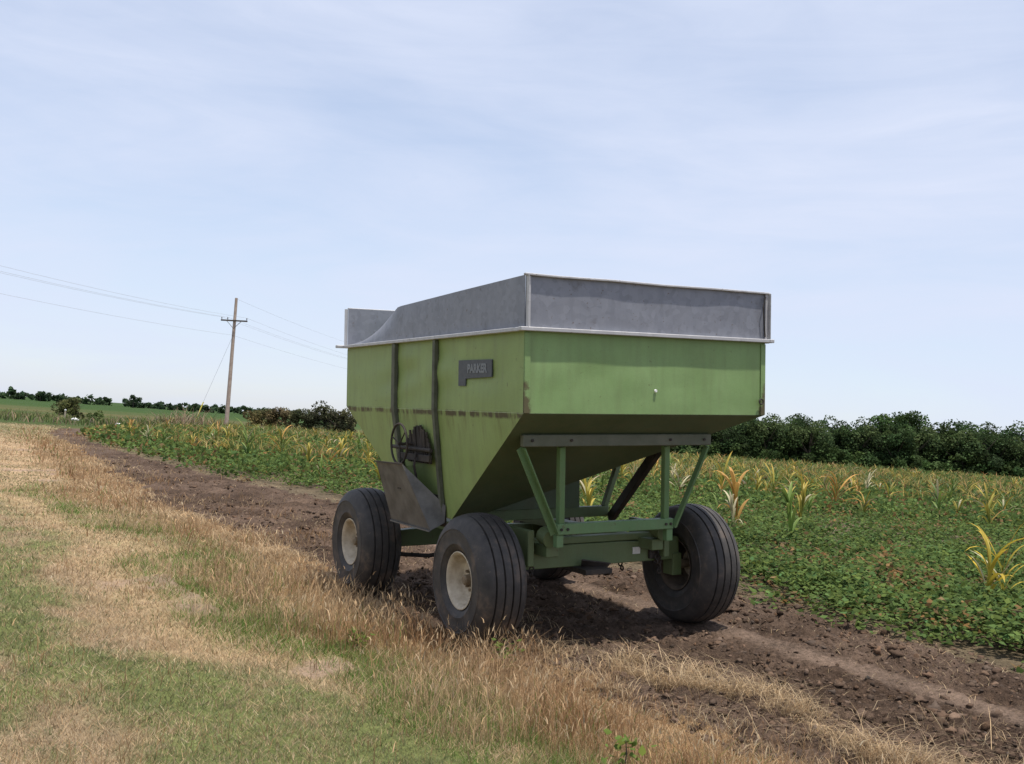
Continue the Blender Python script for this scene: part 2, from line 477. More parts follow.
# ------------------------------------------------------------------ ground sheet, cut into its zones
th = np.unique(np.concatenate([np.radians(np.arange(-180, -34, 4.0)), np.radians(np.arange(-34, 34.01, 0.16)), np.radians(np.arange(34, 180.01, 4.0))]))
rr = [0.0, .8, 1.6, 2.4, 3.2]; r_ = 3.8
while r_ < 24: rr.append(r_); r_ *= 1.0050
while r_ < 62: rr.append(r_); r_ *= 1.0085
while r_ < 6000: rr.append(r_); r_ *= 1.06
rr = np.array(rr)
TT, RR = np.meshgrid(th, rr)
GX = RR * np.sin(TT); GY = RR * np.cos(TT)
GZ = height(GX, GY)
nT, nR = len(th), len(rr)
gv = np.stack([GX.ravel(), GY.ravel(), GZ.ravel()], 1)
ii = (np.arange(nR - 1)[:, None] * nT + np.arange(nT - 1)[None, :]).ravel()
gq = np.stack([ii, ii + 1, ii + nT + 1, ii + nT], 1)[:, ::-1]
cx = gv[gq].mean(1)
fd = d_field(cx[:, 0], cx[:, 1]); fl = d_left(cx[:, 0], cx[:, 1]); ry = cx[:, 1]
wob = (fbm(cx[:, 0], cx[:, 1], 1.6, 3, 5) - .5)
far_lim = FIELD_FAR + 4 * (fbm(cx[:, 0], cx[:, 1], .08, 2, 3) - .5)
is_far = (ry > far_lim) | ((ry > 66) & (cx[:, 0] < -24) & (fl > -3))
is_field = (~is_far) & (fd + wob * .5 > 0)
is_dirt = (~is_far) & (~is_field) & (fl + wob * .9 < 0) & (ry > -2)
zone = np.where(is_far, 3, np.where(is_field, 2, np.where(is_dirt, 1, 0)))

def lerp(a, b, t): return np.asarray(a)[None, :] * (1 - t[:, None]) + np.asarray(b)[None, :] * t[:, None]
C_STRAW = (0.38, 0.265, 0.155); C_TAN = (0.27, 0.165, 0.08); C_LAWN = (0.13, 0.145, 0.05); C_SOIL = (0.125, 0.085, 0.064)
def along(x, y, sc, oct, seed): return fbm(lat(x, y), lon(x, y) * .38, sc, oct, seed)
def verge_cover(x, y):
    """0 tall dry verge, 1 dry straw path, 2 greenish lawn -> smooth weights (dry verge, green strip, straw, lawn)"""
    dl = d_left(x, y) + (along(x, y, .7, 3, 41) - .5) * 1.7
    dry = 1 - sstep(1.0, 1.9, dl)
    lawn = sstep(2.2, 3.3, dl + .75*(1 - sstep(6.3, 8.6, y))) * (1 - .6*sstep(14, 24, y))
    gs = np.exp(-((dl - 1.65) / .55) ** 2) * (1 - sstep(16, 26, y))
    straw = np.clip(1 - dry - lawn - .6*gs, 0, 1)
    return dry, gs, straw, lawn
def ground_colour(x, y, z):
    dry, gs, straw, lawn = verge_cover(x, y)
    p = .5*fbm(x, y, 1.1, 4, 51) + .5*along(x, y, 1.6, 4, 52)
    verge = (np.asarray(C_TAN)*.8)[None]*dry[:, None] + np.asarray(C_LAWN)[None]*gs[:, None] + np.asarray(C_STRAW)[None]*straw[:, None]
    lawn_c = lerp(C_LAWN, (0.25, 0.185, 0.115), sstep(.42, .64, p))
    verge = verge + lawn_c * lawn[:, None]
    verge = verge / np.maximum(dry + gs + straw + lawn, .3)[:, None]
    bare = sstep(.62, .72, fbm(x, y, .9, 4, 63)) * (straw > .3)
    fv = sstep(38, 56, y)[:, None]
    verge = verge * (1 - fv) + np.array((0.20, 0.175, 0.085))[None] * fv
    verge = verge * (1 - .7*bare[:, None]) + np.array((.26, .18, .135))[None] * .7*bare[:, None]
    u1 = lat(x, y)
    trk = np.exp(-((u1 - 1.18) / 0.155) ** 4) * (y < 16)
    soil = lerp((0.078, 0.051, 0.035), (0.138, 0.093, 0.066), sstep(.25, .75, fbm(x, y, 1.3, 4, 71)))
    soil = soil * (1 - trk[:, None]) + np.array((0.20, 0.140, 0.102))[None] * trk[:, None]
    dc = np.clip(fbm(x, y, .35, 3, 77), 0, 1)
    soil = soil*(1-.35*sstep(.5, .75, dc)[:, None]) + np.array((.19, .135, .10))[None]*(.35*sstep(.5, .75, dc)[:, None])
    rad = np.hypot(x, y)
    field = lerp((0.13, 0.10, 0.068), (0.19, 0.145, 0.085), p)
    field = field * (1 - sstep(25, 80, rad)[:, None]) + np.array((0.16, 0.15, 0.06))[None] * sstep(25, 80, rad)[:, None]
    farc = lerp((0.026, 0.056, 0.011), (0.050, 0.082, 0.020), fbm(x, y, .02, 4, 81))
    band = (1 - sstep(150, 230, y + 60*(fbm(x, y, .012, 3, 83) - .5)))[:, None] * .7
    farc = farc*(1 - band) + lerp((0.12, 0.10, 0.042), (0.062, 0.080, 0.025), sstep(.35, .65, fbm(x, y, .05, 3, 85)))*band
    return np.where((z == 0)[:, None], verge, np.where((z == 1)[:, None], soil, np.where((z == 2)[:, None], field, farc)))

zn = ['grass_verge', 'dirt_track', 'crop_field_soil', 'far_field']
for z, nm in enumerate(zn):
    q = gq[zone == z]
    ids, inv = np.unique(q.ravel(), return_inverse=True)
    v = gv[ids]
    colr = ground_colour(v[:, 0], v[:, 1], np.full(len(v), z))
    me = np_mesh(nm, v, inv.reshape(-1, 4), colr, True)
    o = link(nm, me, M_SOIL if z in (1, 2) else M_TURF)
    tag(o, kind='structure')

# ------------------------------------------------------------------ grain wagon
wagon = empty('grain_wagon', (WX, WY, 0.0), (0, TILT, YAW))
tag(wagon, 'green gravity grain wagon with grey sheet metal extension parked on the dirt track', 'wagon')
W_, L_, ZK, ZR, ZE = 1.19, 3.83, 1.906, 2.544, 2.95
ZB, YA, YB, XA, XB = 0.95, 1.49, 2.34, -1.05, -0.84
T = .006
def part(mb, name, mat, parent=None, **kw): return mb.build(name, mat, parent or wagon, **kw)
fp = part(MB().sheet([(-W_,0,ZK),(W_,0,ZK),(W_,0,ZR),(-W_,0,ZR)], T, 32, 10, .004, 1), 'front_panel', M_GREEN, smooth=True)
part(MB().sheet([(-W_,L_,ZK),(-W_,0.007,ZK),(-W_,0.007,ZR),(-W_,L_,ZR)], T, 36, 10, .009, 2), 'side_panel', M_GREEN_SIDE, smooth=True)
part(MB().sheet([(W_,0.007,ZK),(W_,L_,ZK),(W_,L_,ZR),(W_,0.007,ZR)], T, 20, 6, .005, 3), 'side_panel', M_GREEN, smooth=True)
part(MB().sheet([(W_-.007,L_,ZK),(-W_+.007,L_,ZK),(-W_+.007,L_,ZR),(W_-.007,L_,ZR)], T, 16, 6, .005, 4), 'rear_panel', M_GREEN, smooth=True)
g = .003
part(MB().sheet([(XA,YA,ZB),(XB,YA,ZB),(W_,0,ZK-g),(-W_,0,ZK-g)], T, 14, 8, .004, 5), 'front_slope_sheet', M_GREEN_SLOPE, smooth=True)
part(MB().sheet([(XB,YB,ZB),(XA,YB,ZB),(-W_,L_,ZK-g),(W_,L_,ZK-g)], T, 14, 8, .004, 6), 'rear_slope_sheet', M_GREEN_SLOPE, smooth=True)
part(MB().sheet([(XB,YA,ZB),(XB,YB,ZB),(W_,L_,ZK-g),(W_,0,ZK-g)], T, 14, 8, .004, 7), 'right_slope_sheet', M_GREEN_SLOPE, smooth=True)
part(MB().sheet([(XA,YB,ZB),(XA,YA,ZB),(-W_,0,ZK-g),(-W_,L_,ZK-g)], T, 20, 10, .004, 8), 'lower_side_panel', M_GREEN_SIDE, smooth=True)
# corner angles of the box
for x, y, fx in ((-W_, 0, 1), (W_, 0, -1), (-W_, L_, 1), (W_, L_, -1)):
    s = -1 if y == 0 else 1
    mb = MB()
    mb.box((min(x, x+fx*.05), y + (s*.004 if s > 0 else -.010), ZK), (max(x, x+fx*.05), y + (s*.010 if s > 0 else -.004), ZR-.03))
    part(mb, 'corner_strip', M_GREEN, bevel=.001)
# top rails round the rim
rail = [(-.012, -.022), (.055, -.022), (.055, .004), (.049, .004), (.049, -.010), (-.012, -.010)]
def rail_bar(p, q): return MB().prism(p, q, [(a, b) for a, b in rail][::-1])
part(MB().box((-W_-.06, -.055, ZR-.018), (W_+.06, -.004, ZR+.012)), 'rim_rail', M_GALV_LIGHT, bevel=.004)
part(MB().box((-W_-.055, -.002, ZR-.020), (-W_-.002, L_+.002, ZR+.010)), 'rim_rail', M_GALV_LIGHT, bevel=.004)
part(MB().box((W_+.002, -.002, ZR-.020), (W_+.055, L_+.002, ZR+.010)), 'rim_rail', M_GALV_LIGHT, bevel=.004)
part(MB().box((-W_-.12, L_+.004, ZR-.018), (W_+.06, L_+.055, ZR+.012)), 'rim_rail', M_GALV_LIGHT, bevel=.004)
# sheet metal extension: front, right and rear stand straight, the left one is bent down towards the rear
def ext(quad, seed, nx=22): return MB().sheet(quad, .004, nx, 6, .003, seed)
e1 = part(ext([(-W_,-.006,ZR+.013),(W_,-.006,ZR+.013),(W_+.005,-.012,ZE),(-W_,-.012,ZE)], 21), 'front_extension_panel', M_GALV, smooth=True)
part(ext([(W_+.003,0,ZR+.012),(W_+.003,L_,ZR+.012),(W_+.003,L_,ZE),(W_+.003,0,ZE)], 22), 'side_extension_panel', M_GALV, smooth=True)
part(ext([(W_,L_+.006,ZR+.013),(-W_,L_+.006,ZR+.013),(-W_,L_+.006,ZE),(W_,L_+.006,ZE)], 23), 'rear_extension_panel', M_GALV, smooth=True)
mb = MB(); nx, ny = 44, 10; V = []; prof_y = [0, 2.50, 3.0, 3.5, 3.82]; prof_z = [2.95, 2.880, 2.745, 2.620, 2.575]
for k in (0, 1):
    for j in range(ny + 1):
        for i in range(nx + 1):
            y = 3.82 * i / nx; t = j / ny
            zt = float(np.interp(y, prof_y, prof_z)); z0 = ZR + .012
            z = z0 + (zt - z0) * t
            full = ZE - z0; miss = max(0, (ZE - .03) - zt)
            x = -W_ - .002 + .45 * miss * t * t
            V.append((x + k * .004, y, z))
Wd = nx + 1; n_ = Wd * (ny + 1); Fc = []
for j in range(ny):
    for i in range(nx):
        q = (j*Wd+i, (j+1)*Wd+i, (j+1)*Wd+i+1, j*Wd+i+1)
        Fc += [q, tuple(a + n_ for a in q[::-1])]
for i in range(nx): Fc += [(ny*Wd+i, n_+ny*Wd+i, n_+ny*Wd+i+1, ny*Wd+i+1), (i, i+1, n_+i+1, n_+i)]
for j in range(ny): Fc += [(j*Wd, n_+j*Wd, n_+(j+1)*Wd, (j+1)*Wd), (j*Wd+nx, (j+1)*Wd+nx, n_+(j+1)*Wd+nx, n_+j*Wd+nx)]
mb.add(V, Fc)
o = part(mb, 'side_extension_panel', M_GALV, smooth=True); o['label'] = 'extension sheet bent down towards the rear'
# folded hems and posts of the extension
hem = MB()
pts = [(-W_-.02, -.024, ZE+.004), (-.9, -.026, ZE-.001), (-.4, -.026, ZE+.003), (.1, -.026, ZE-.003), (.6, -.024, ZE+.002), (W_+.01, -.024, ZE), (W_+.03, -.012, ZE-.012)]
for a, b in zip(pts, pts[1:]): hem.bar(a, b, .034, .016)
part(hem, 'top_hem', M_GALV_LIGHT, e1, bevel=.003)
part(MB().bar((-W_, L_+.016, ZE+.002), (W_, L_+.016, ZE+.002), .026, .014), 'top_hem', M_GALV_LIGHT, bevel=.003)
part(MB().bar((W_+.012, 0.02, ZE+.002), (W_+.012, L_-.02, ZE+.002), .026, .014), 'top_hem', M_GALV_LIGHT, bevel=.003)
for x, y, fl in ((-W_, -.02, 1), (W_+.012, -.024, -1), (-W_, L_+.014, 1), (W_, L_+.014, -1)):
    part(MB().angle((x, y, ZR+.014), (x, y, ZE-.006), .035, .005, (0, -1 if y < 1 else 1, 0), fl), 'extension_post', M_GALV_LIGHT)
# loose bent strip at the right front corner and the rusty hook below
part(MB().tube([(W_-.03, -.035, ZE-.03), (W_-.06, -.04, ZE-.12), (W_-.045, -.036, ZE-.25), (W_-.03, -.034, ZR+.03)], .006, 6), 'bent_edge_strip', M_DARK, smooth=True)
part(MB().torus((W_-.06, -.028, 2.02), .022, .006, 14, 6, Matrix.Rotation(R(90), 3, 'X')), 'hook_ring', M_DARK, smooth=True)
bolt = part(MB().lathe([(0, .0), (-.012, .0), (-.012, .011), (0, .014)], 10, (.028, -.006, 2.094), 'Y', False), 'bolt', M_WHITE)
# ribs on the sides, bending with the sheets
for yu, yl_, w, mt in ((1.55, 1.63, .05, M_RIB), (2.47, 2.44, .075, M_RIB)):
    mb = MB()
    mb.bar((-W_-.022, yu, ZR-.022), (-W_-.022, yu, ZK), .040, w, (0, 1, 0))
    mb.bar((-W_-.022, yu, ZK+.01), (XA-.030, yl_, ZB+.02), .040, w, (0, 1, 0))
    part(mb, 'side_rib', mt, bevel=.004)
for yu in (1.3, 2.53):
    part(MB().bar((W_+.022, yu, ZR-.022), (W_+.022, yu, ZK), .040, .06, (0, 1, 0)), 'side_rib', M_GREEN_FRAME, bevel=.004)
# decal with lettering
dx = -W_ - .012
def flat_decal(poly, th):
    mb = MB(); n = len(poly)
    mb.add([(dx, y, z) for y, z in poly] + [(dx + th, y, z) for y, z in poly],
           [tuple(range(n)), tuple(range(n, 2*n))[::-1]] + [((i+1) % n, i, n+i, n+(i+1) % n) for i in range(n)])
    return mb
dec = part(flat_decal([(1.10,2.33),(1.10,2.115),(.965,2.115),(.965,2.175),(.50,2.185),(.50,2.325)], .010), 'decal', M_DECAL)
cu = bpy.data.curves.new('lettering', 'FONT'); cu.body = 'PARKER'; cu.size = .098; cu.extrude = .001; cu.align_x = 'CENTER'; cu.align_y = 'CENTER'; cu.offset = .005
tmp = bpy.data.objects.new('lettering', cu); COL.objects.link(tmp)
bpy.context.view_layer.update()
tme = bpy.data.meshes.new_from_object(tmp.evaluated_get(bpy.context.evaluated_depsgraph_get()))
bpy.data.objects.remove(tmp)
tx = Matrix(((0, 0, -1, dx - .002), (-1, 0, 0, .755), (0, 1, 0, 2.253), (0, 0, 0, 1)))
tme.transform(tx)
link('lettering', tme, M_DECAL_TXT, dec)
# front support frame
part(MB().box((-1.06, .225, 1.640), (.80, .275, 1.735)), 'frame_top_beam', M_BEAM, bevel=.006)
def frame_at(y0, y1, sgn, posts, diags, low):
    for xt, xb in posts:
        part(MB().bar((xt, y0, 1.64), (xb, y1, .99), .055, .055, (0, 1, 0)), 'frame_post', M_GREEN_FRAME, bevel=.004)
    for xt, xb in diags:
        part(MB().angle((xt, y0 - sgn*.02, 1.64), (xb, y1 - sgn*.02, .93), .055, .010, (0, -sgn, 0), 1 if xt < 0 else -1), 'diagonal_brace', M_GREEN_FRAME)
    part(MB().box((low[0], y1-.045, .905), (low[1], y1+.045, .995)), 'frame_cross_beam', M_GREEN_FRAME, bevel=.005)
    for x in (low[0]+.04, low[1]-.03):
        part(MB().box((x-.032, y1-.030, .80), (x+.032, y1+.030, .903)), 'frame_foot', M_GREEN_FRAME, bevel=.004)
frame_at(.32, .50, 1, ((-.655, -.545), (.385, .52)), ((-1.03, -.60), (.785, .58)), (-.60, .585))
frame_at(L_-.32, L_-.50, -1, ((-.6, -.545), (.6, .545)), ((-.95, -.60), (.95, .60)), (-.60, .585))
part(MB().box((-.95, L_-.275, 1.640), (.95, L_-.225, 1.735)), 'frame_top_beam', M_BEAM, bevel=.006)
for bx_, by_, bz_ in ((-.56, .452, .95), (-.50, .452, .95), (.50, .452, .95), (.55, .452, .95), (-.98, .222, 1.69), (-.62, .222, 1.69), (.36, .222, 1.69), (.72, .222, 1.69)):
    part(MB().lathe([(-.010, .0), (-.010, .012), (0, .013)], 6, (bx_, by_, bz_), 'Y', False), 'bolt', M_DARK)
# middle frame under the hopper and the long dark brace
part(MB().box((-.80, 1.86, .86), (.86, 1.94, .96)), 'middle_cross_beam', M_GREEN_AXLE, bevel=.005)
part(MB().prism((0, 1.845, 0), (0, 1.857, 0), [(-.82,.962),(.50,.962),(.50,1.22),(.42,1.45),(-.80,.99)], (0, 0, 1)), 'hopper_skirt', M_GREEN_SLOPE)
part(MB().bar((1.15, 1.90, 1.80), (.83, 1.90, .955), .05, .06, (0, 1, 0)), 'middle_post', M_GREEN_AXLE, bevel=.004)
part(MB().bar((.545, .58, 1.64), (.86, 1.83, .84), .055, .10, (0, 0, 1)), 'long_brace', M_DARK, bevel=.004)
# running gear
part(MB().box((-.60, .62, .70), (-.48, 3.55, .795)), 'chassis_rail', M_GREEN_AXLE, bevel=.006)
part(MB().box((.48, .62, .70), (.60, 3.55, .795)), 'chassis_rail', M_GREEN_AXLE, bevel=.006)
part(MB().tube([(0, .95, .62), (0, 3.40, .60)], .055, 12), 'reach_tube', M_GREEN_AXLE, smooth=True)
for ya, nm in ((.8781, 'front_axle'), (3.4347, 'rear_axle')):
    mb = MB()
    dz_ = 0 if ya < 2 else -.13
    mb.prism((0, ya-.06, dz_), (0, ya+.06, dz_), [(-.86,.575),(-.30,.575),(.30,.575),(.86,.575),(.90,.62),(.90,.74),(.30,.765),(-.30,.765),(-.90,.74),(-.90,.62)], (0, 0, 1))
    part(mb, nm, M_GREEN_AXLE, bevel=.006)
    for s in (-1, 1):
        part(MB().box((s*.90-.05, ya-.075, .43), (s*.90+.05, ya+.075, .63)).box((s*.90-.035, ya-.05, .60), (s*.90+.035, ya+.05, .78)), 'spindle_bracket', M_GREEN_AXLE, bevel=.006)
    part(MB().box((-.72, ya-.05, .77), (.72, ya+.05, .83)), 'bolster', M_GREEN_AXLE, bevel=.006)
for s in (-1, 1):
    part(MB().prism((s*.70, .70, 0), (s*.70, 1.25, 0), [(-.03,.62),(.03,.62),(.03,.92),(-.03,.92)], (0, 0, 1)), 'bolster_stake', M_GREEN_AXLE, bevel=.006)
    part(MB().tube([(s*.58, .70, .88), (s*.58, .58, .86)], .075, 14), 'bolster_pivot', M_GREEN_AXLE, smooth=True)
part(MB().sheet([(-.20,.70,.655),(.12,.74,.60),(.04,.78,.50),(-.12,.84,.55)], .012, 4, 3, 0, 3), 'hitch_plate', M_DARK)
part(MB().box((-.22, .60, .53), (.05, 1.9, .575)), 'tongue_channel', M_DARK, bevel=.005)
part(MB().box((.41, .812, .648), (.49, .817, .708)), 'sticker', M_STICKER)
part(MB().tube([(-.92, 3.25, .40), (-.5, 3.2, .36), (.1, 3.22, .40), (.8, 3.25, .42)], .022, 8), 'tie_rod', M_DARK, smooth=True)
def chain(x, y, z0, z1, drift=0.0):
    mb = MB(); n = int((z0 - z1) / .042)
    for i in range(n):
        c = (x + drift*i + random.uniform(-.006, .006), y + random.uniform(-.006, .006), z0 - .042 * i)
        mb.torus(c, .020, .0075, 12, 6, Matrix.Rotation(R(90), 3, 'X') if i % 2 else Matrix.Rotation(R(90), 3, 'Y'))
    part(mb, 'chain', M_DARK, smooth=True)
chain(.68, .78, .78, .42); chain(.64, .775, .74, .50); chain(.40, 1.0, .58, .44, .012); chain(-.66, .76, .80, .50)
part(MB().sheet([(.58,.79,.60),(.70,.79,.60),(.70,.79,.72),(.58,.79,.70)], .04, 5, 5, .02, 9), 'chain_bundle', M_DARK)
# wheels
def tyre_mb():
    Rr = .546
    pr = [(-.165, .238), (-.185, .262), (-.200, .295), (-.206, .298), (-.207, .312), (-.205, .318), (-.215, .38), (-.2145, .412), (-.2185, .416), (-.2185, .424), (-.212, .428), (-.207, .440), (-.188, .485), (-.160, .512)]
    gro = [-.108, -.036, .036, .108]
    def crown(a): return Rr - .030 * (abs(a) / .16) ** 2.2
    tr = []
    a = -.150
    for gx in gro:
        tr += [(gx-.008, crown(gx-.008)), (gx-.0045, crown(gx)-.020), (gx+.0045, crown(gx)-.020), (gx+.008, crown(gx+.008))]
    mids = [-.150, -.072, 0.0, .072, .150]
    tr += [(m, crown(m)) for m in mids]
    tr.sort()
    pr = pr + tr + [(-a_, b_) for a_, b_ in pr[::-1]]
    pr += [(.150, .228), (-.150, .228)]
    return MB().lathe(pr, 72)
def wheel(x, y, flip):
    w = empty('wheel', (x, y, .519), (0, 0, math.pi if flip else 0), wagon)
    return w
def rim_mb():
    mb = MB()
    pr = [(-.172, .235), (-.178, .238), (-.180, .230), (-.168, .214), (-.150, .205), (-.070, .196), (-.045, .182), (-.036, .160), (-.030, .120), (-.052, .100), (-.052, .03), (-.044, .03), (-.044, .098),
          (-.020, .122), (-.024, .165), (-.03, .19), (.06, .200), (.150, .207), (.168, .216), (.180, .230), (.178, .238), (.172, .235), (.150, .222), (-.150, .222)]
    return mb.lathe(pr, 48)
def hub_mb():
    return MB().lathe([(-.135, .0), (-.135, .030), (-.125, .042), (-.065, .046), (-.060, .068), (-.050, .070), (-.050, .03), (.10, .045), (.17, .05), (.17, .0)], 20, (0, 0, 0), 'X', False)
def nut_mb(k):
    t = 2*math.pi*k/8
    return MB().lathe([(-.084, .0), (-.084, .012), (-.052, .014)], 6, (0, .085*math.cos(t), .085*math.sin(t)), 'X', False)
proto = None
for x, y, fl in ((-1.0993, .8781, 0), (1.0993, .8781, 1), (-1.0993, 3.4347, 0), (1.0993, 3.4347, 1)):
    w = wheel(x, y, fl)
    if proto is None:
        ty = tyre_mb()
        for i_, (a_, b_, c_) in enumerate(ty.v):      # load: the tread flattens and the side walls bulge at the ground
            if c_ < -.36:
                kq = min(1, (-.36 - c_) / .17)
                ty.v[i_] = (a_ * (1 + .07*kq*(1 if abs(a_) > .15 else 0)), b_, max(c_, -.531))
        ty.build('tyre', M_TYRE, w, smooth=True)
        rim = rim_mb().build('rim', M_CREAM, w, smooth=True)
        rim.data.materials.append(M_RIM_INNER)
        for pl in rim.data.polygons:
            if pl.center.x > -.030: pl.material_index = 1
        hub_mb().build('hub', M_NUT, w, smooth=True)
        for k in range(8): nut_mb(k).build('lug_nut', M_NUT, w)
        proto = w
    else:
        for ch in list(proto.children):
            c = ch.copy(); COL.objects.link(c); c.parent = w
# unloading gate, chute and hand wheel on the left side
part(MB().sheet([(-1.115,2.40,1.36),(-1.115,1.66,1.36),(-1.165,1.66,1.70),(-1.165,2.40,1.70)], .012, 6, 5, .004, 31), 'discharge_gate', M_GREEN_SIDE)
mb = MB(); base_ = []
rg = np.random.default_rng(5)
for k in range(22):
    y = 1.68 + .50 * k / 21; top = 1.50 + .24 * math.sin(math.pi * (k + 1) / 23) ** .5 + rg.uniform(-.03, .03)
    mb.bar((-1.165 - .02*rg.random(), y, 1.42), (-1.19 - .02*rg.random(), y, top), .014, .030, (0, 1, 0))
part(mb, 'gate_rack', M_DARK)
part(MB().tube([(-1.225, 2.46, 1.545), (-1.225, 1.58, 1.545)], .018, 8), 'gate_shaft', M_DARK, smooth=True)
part(MB().box((-1.235, 1.60, 1.44), (-1.205, 2.30, 1.50)), 'gate_track', M_DARK, bevel=.003)
hwl = MB().torus((-1.33, 2.05, 1.585), .185, .011, 36, 8, Matrix.Rotation(R(90), 3, 'Y'))
hw = part(hwl, 'hand_wheel', M_DARK, smooth=True)
for k in range(3):
    t = R(20 + 120*k)
    part(MB().tube([(-1.325, 2.05, 1.585), (-1.33, 2.05 + .185*math.cos(t), 1.585 + .185*math.sin(t))], .007, 6), 'spoke', M_DARK, hw, smooth=True)
part(MB().tube([(-1.345, 2.05, 1.585), (-1.15, 2.05, 1.585)], .014, 8), 'hand_wheel_shaft', M_DARK, hw, smooth=True)
part(MB().tube([(-1.24, 1.86, 1.52), (-1.27, 1.84, 1.40), (-1.24, 1.83, 1.24)], .012, 8), 'gate_lever', M_DARK, smooth=True)
ch = part(MB().sheet([(-1.20,2.50,.837),(-1.20,1.616,.835),(-1.38,1.86,1.412),(-1.38,2.475,1.401)], .006, 10, 6, .006, 41), 'chute_flap', M_CHUTE, smooth=True)
part(MB().sheet([(-1.203,1.612,.838),(-1.075,1.59,.905),(-1.075,1.575,1.055),(-1.377,1.86,1.415)], .006, 6, 6, .004, 42), 'chute_wing', M_CHUTE, ch, smooth=True)
part(MB().sheet([(-1.06,2.52,.905),(-1.203,2.504,.838),(-1.383,2.478,1.405),(-1.10,2.50,1.30)], .006, 6, 6, .003, 43), 'chute_wing', M_CHUTE, ch, smooth=True)
part(MB().bar((-1.39, 1.85, 1.416), (-1.39, 2.48, 1.404), .022, .012), 'chute_lip', M_DARK, ch)
part(MB().bar((-1.21, 1.61, .832), (-1.21, 2.51, .834), .016, .012), 'chute_lip', M_CHUTE, ch)
part(MB().bar((-1.30, 2.05, 1.18), (-1.30, 2.12, 1.18), .02, .02), 'chute_latch', M_DARK, ch)
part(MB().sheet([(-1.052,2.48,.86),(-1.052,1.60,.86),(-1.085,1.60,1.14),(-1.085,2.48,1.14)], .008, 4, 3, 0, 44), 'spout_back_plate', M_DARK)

# ------------------------------------------------------------------ utility poles and wires
M_WOOD = plain('weathered_pole_wood', (0.33, 0.245, 0.20), (0.45, 0.36, 0.30), .9, 3, 0, .4, .02)
M_ARM = plain('dark_crossarm_wood', (0.07, 0.055, 0.048), (0.12, 0.10, 0.085), .9, 4)
M_WIRE = plain('aluminium_wire', (0.34, 0.35, 0.38), (0.42, 0.43, 0.46), .6, 4)
M_CERAM = plain('brown_ceramic', (0.05, 0.035, 0.03), (0.09, 0.06, 0.05), .35, 4)
LDIR = Vector((0.155, 0.988, 0)); LSIDE = Vector((0.988, -0.155, 0))
def utility_pole(loc, label):
    t = empty('utility_pole', loc); tag(t, label, 'pole', 'utility poles')
    MB().tube([(0, 0, -.4), (0, 0, 4), (0, 0, 8), (0, 0, 11.58)], [.19, .17, .145, .12], 12).build('pole_shaft', M_WOOD, t, smooth=True)
    a = LSIDE * 1.22; c = Vector((0, -.16, 9.56))
    MB().bar(c - a, c + a, .10, .13).build('crossarm', M_ARM, t)
    for s in (-1, 1):
        MB().bar(c + a * (s*.55) + Vector((0, -.06, -.05)), Vector((0, -.20, 8.86)), .05, .03).build('arm_brace', M_ARM, t)
    for k in (-.95, -.5, .95):
        p = c + a * k
        MB().lathe([(0, .02), (.08, .025), (.09, .05), (.13, .055), (.16, .035), (.19, .045), (.22, .0)], 10, (p.x, p.y, p.z + .065), 'Z', False).build('insulator', M_CERAM, t)
    MB().tube([(0, -.14, 8.25), (0, -.26, 8.25)], .05, 8).build('neutral_bracket', M_CERAM, t)
    return t
P0 = Vector((-24.7, 93.0, 0.0)); P1 = P0 + LDIR * 84; PL = P0 - LDIR * 78
pole = utility_pole(P0, 'weathered wooden utility pole with a crossarm standing beyond the crops')
utility_pole(P1, 'second utility pole further down the line, behind the wagon')
WL = ['leftmost overhead conductor wire on the utility pole crossarm', 'middle overhead conductor wire beside the pole shaft', 'rightmost overhead conductor wire on the utility pole crossarm', 'lowest overhead wire fixed to the side of the utility pole', 'short topmost wire running from the pole top towards the wagon']
for i, (k, z) in enumerate(((-.95, 9.84), (-.5, 9.84), (.95, 9.84), (0, 8.27), (0.02, 11.5))):
    off = LSIDE * (1.22 * k) + Vector((0, -.16 if i != 3 else -.24, 0))
    A, B, Cc = PL + off, P0 + off, P1 + off
    pts = []
    spans = ((A, B), (B, Cc)) if i != 4 else ((B, Cc),)
    for (p, q) in spans:
        for s_ in range(0, 21):
            t = s_ / 20
            if pts and s_ == 0: continue
            v = p.lerp(q, t); v.z = z - 4 * (1.0 if i != 3 else .8) * t * (1 - t)
            pts.append(v)
    me_o = MB().tube(pts, .0075, 5).build('overhead_wire', M_WIRE)
    tag(me_o, WL[i], 'wire', 'overhead wires on the utility pole')
guy = MB().tube([(-24.75, 92.9, 8.15), (-26.6, 91.0, 1.4), (-26.95, 90.65, 0.05)], .014, 5).build('guy_wire', M_WIRE)
tag(guy, 'slanting guy wire anchoring the utility pole to the ground', 'wire')
M_YEL = plain('yellow_plastic', (0.50, 0.42, 0.06), (0.62, 0.54, 0.10), .5, 3)
MB().tube([(-26.35, 91.25, 2.25), (-26.9, 90.70, .12)], .05, 8).build('guy_guard', M_YEL, guy)

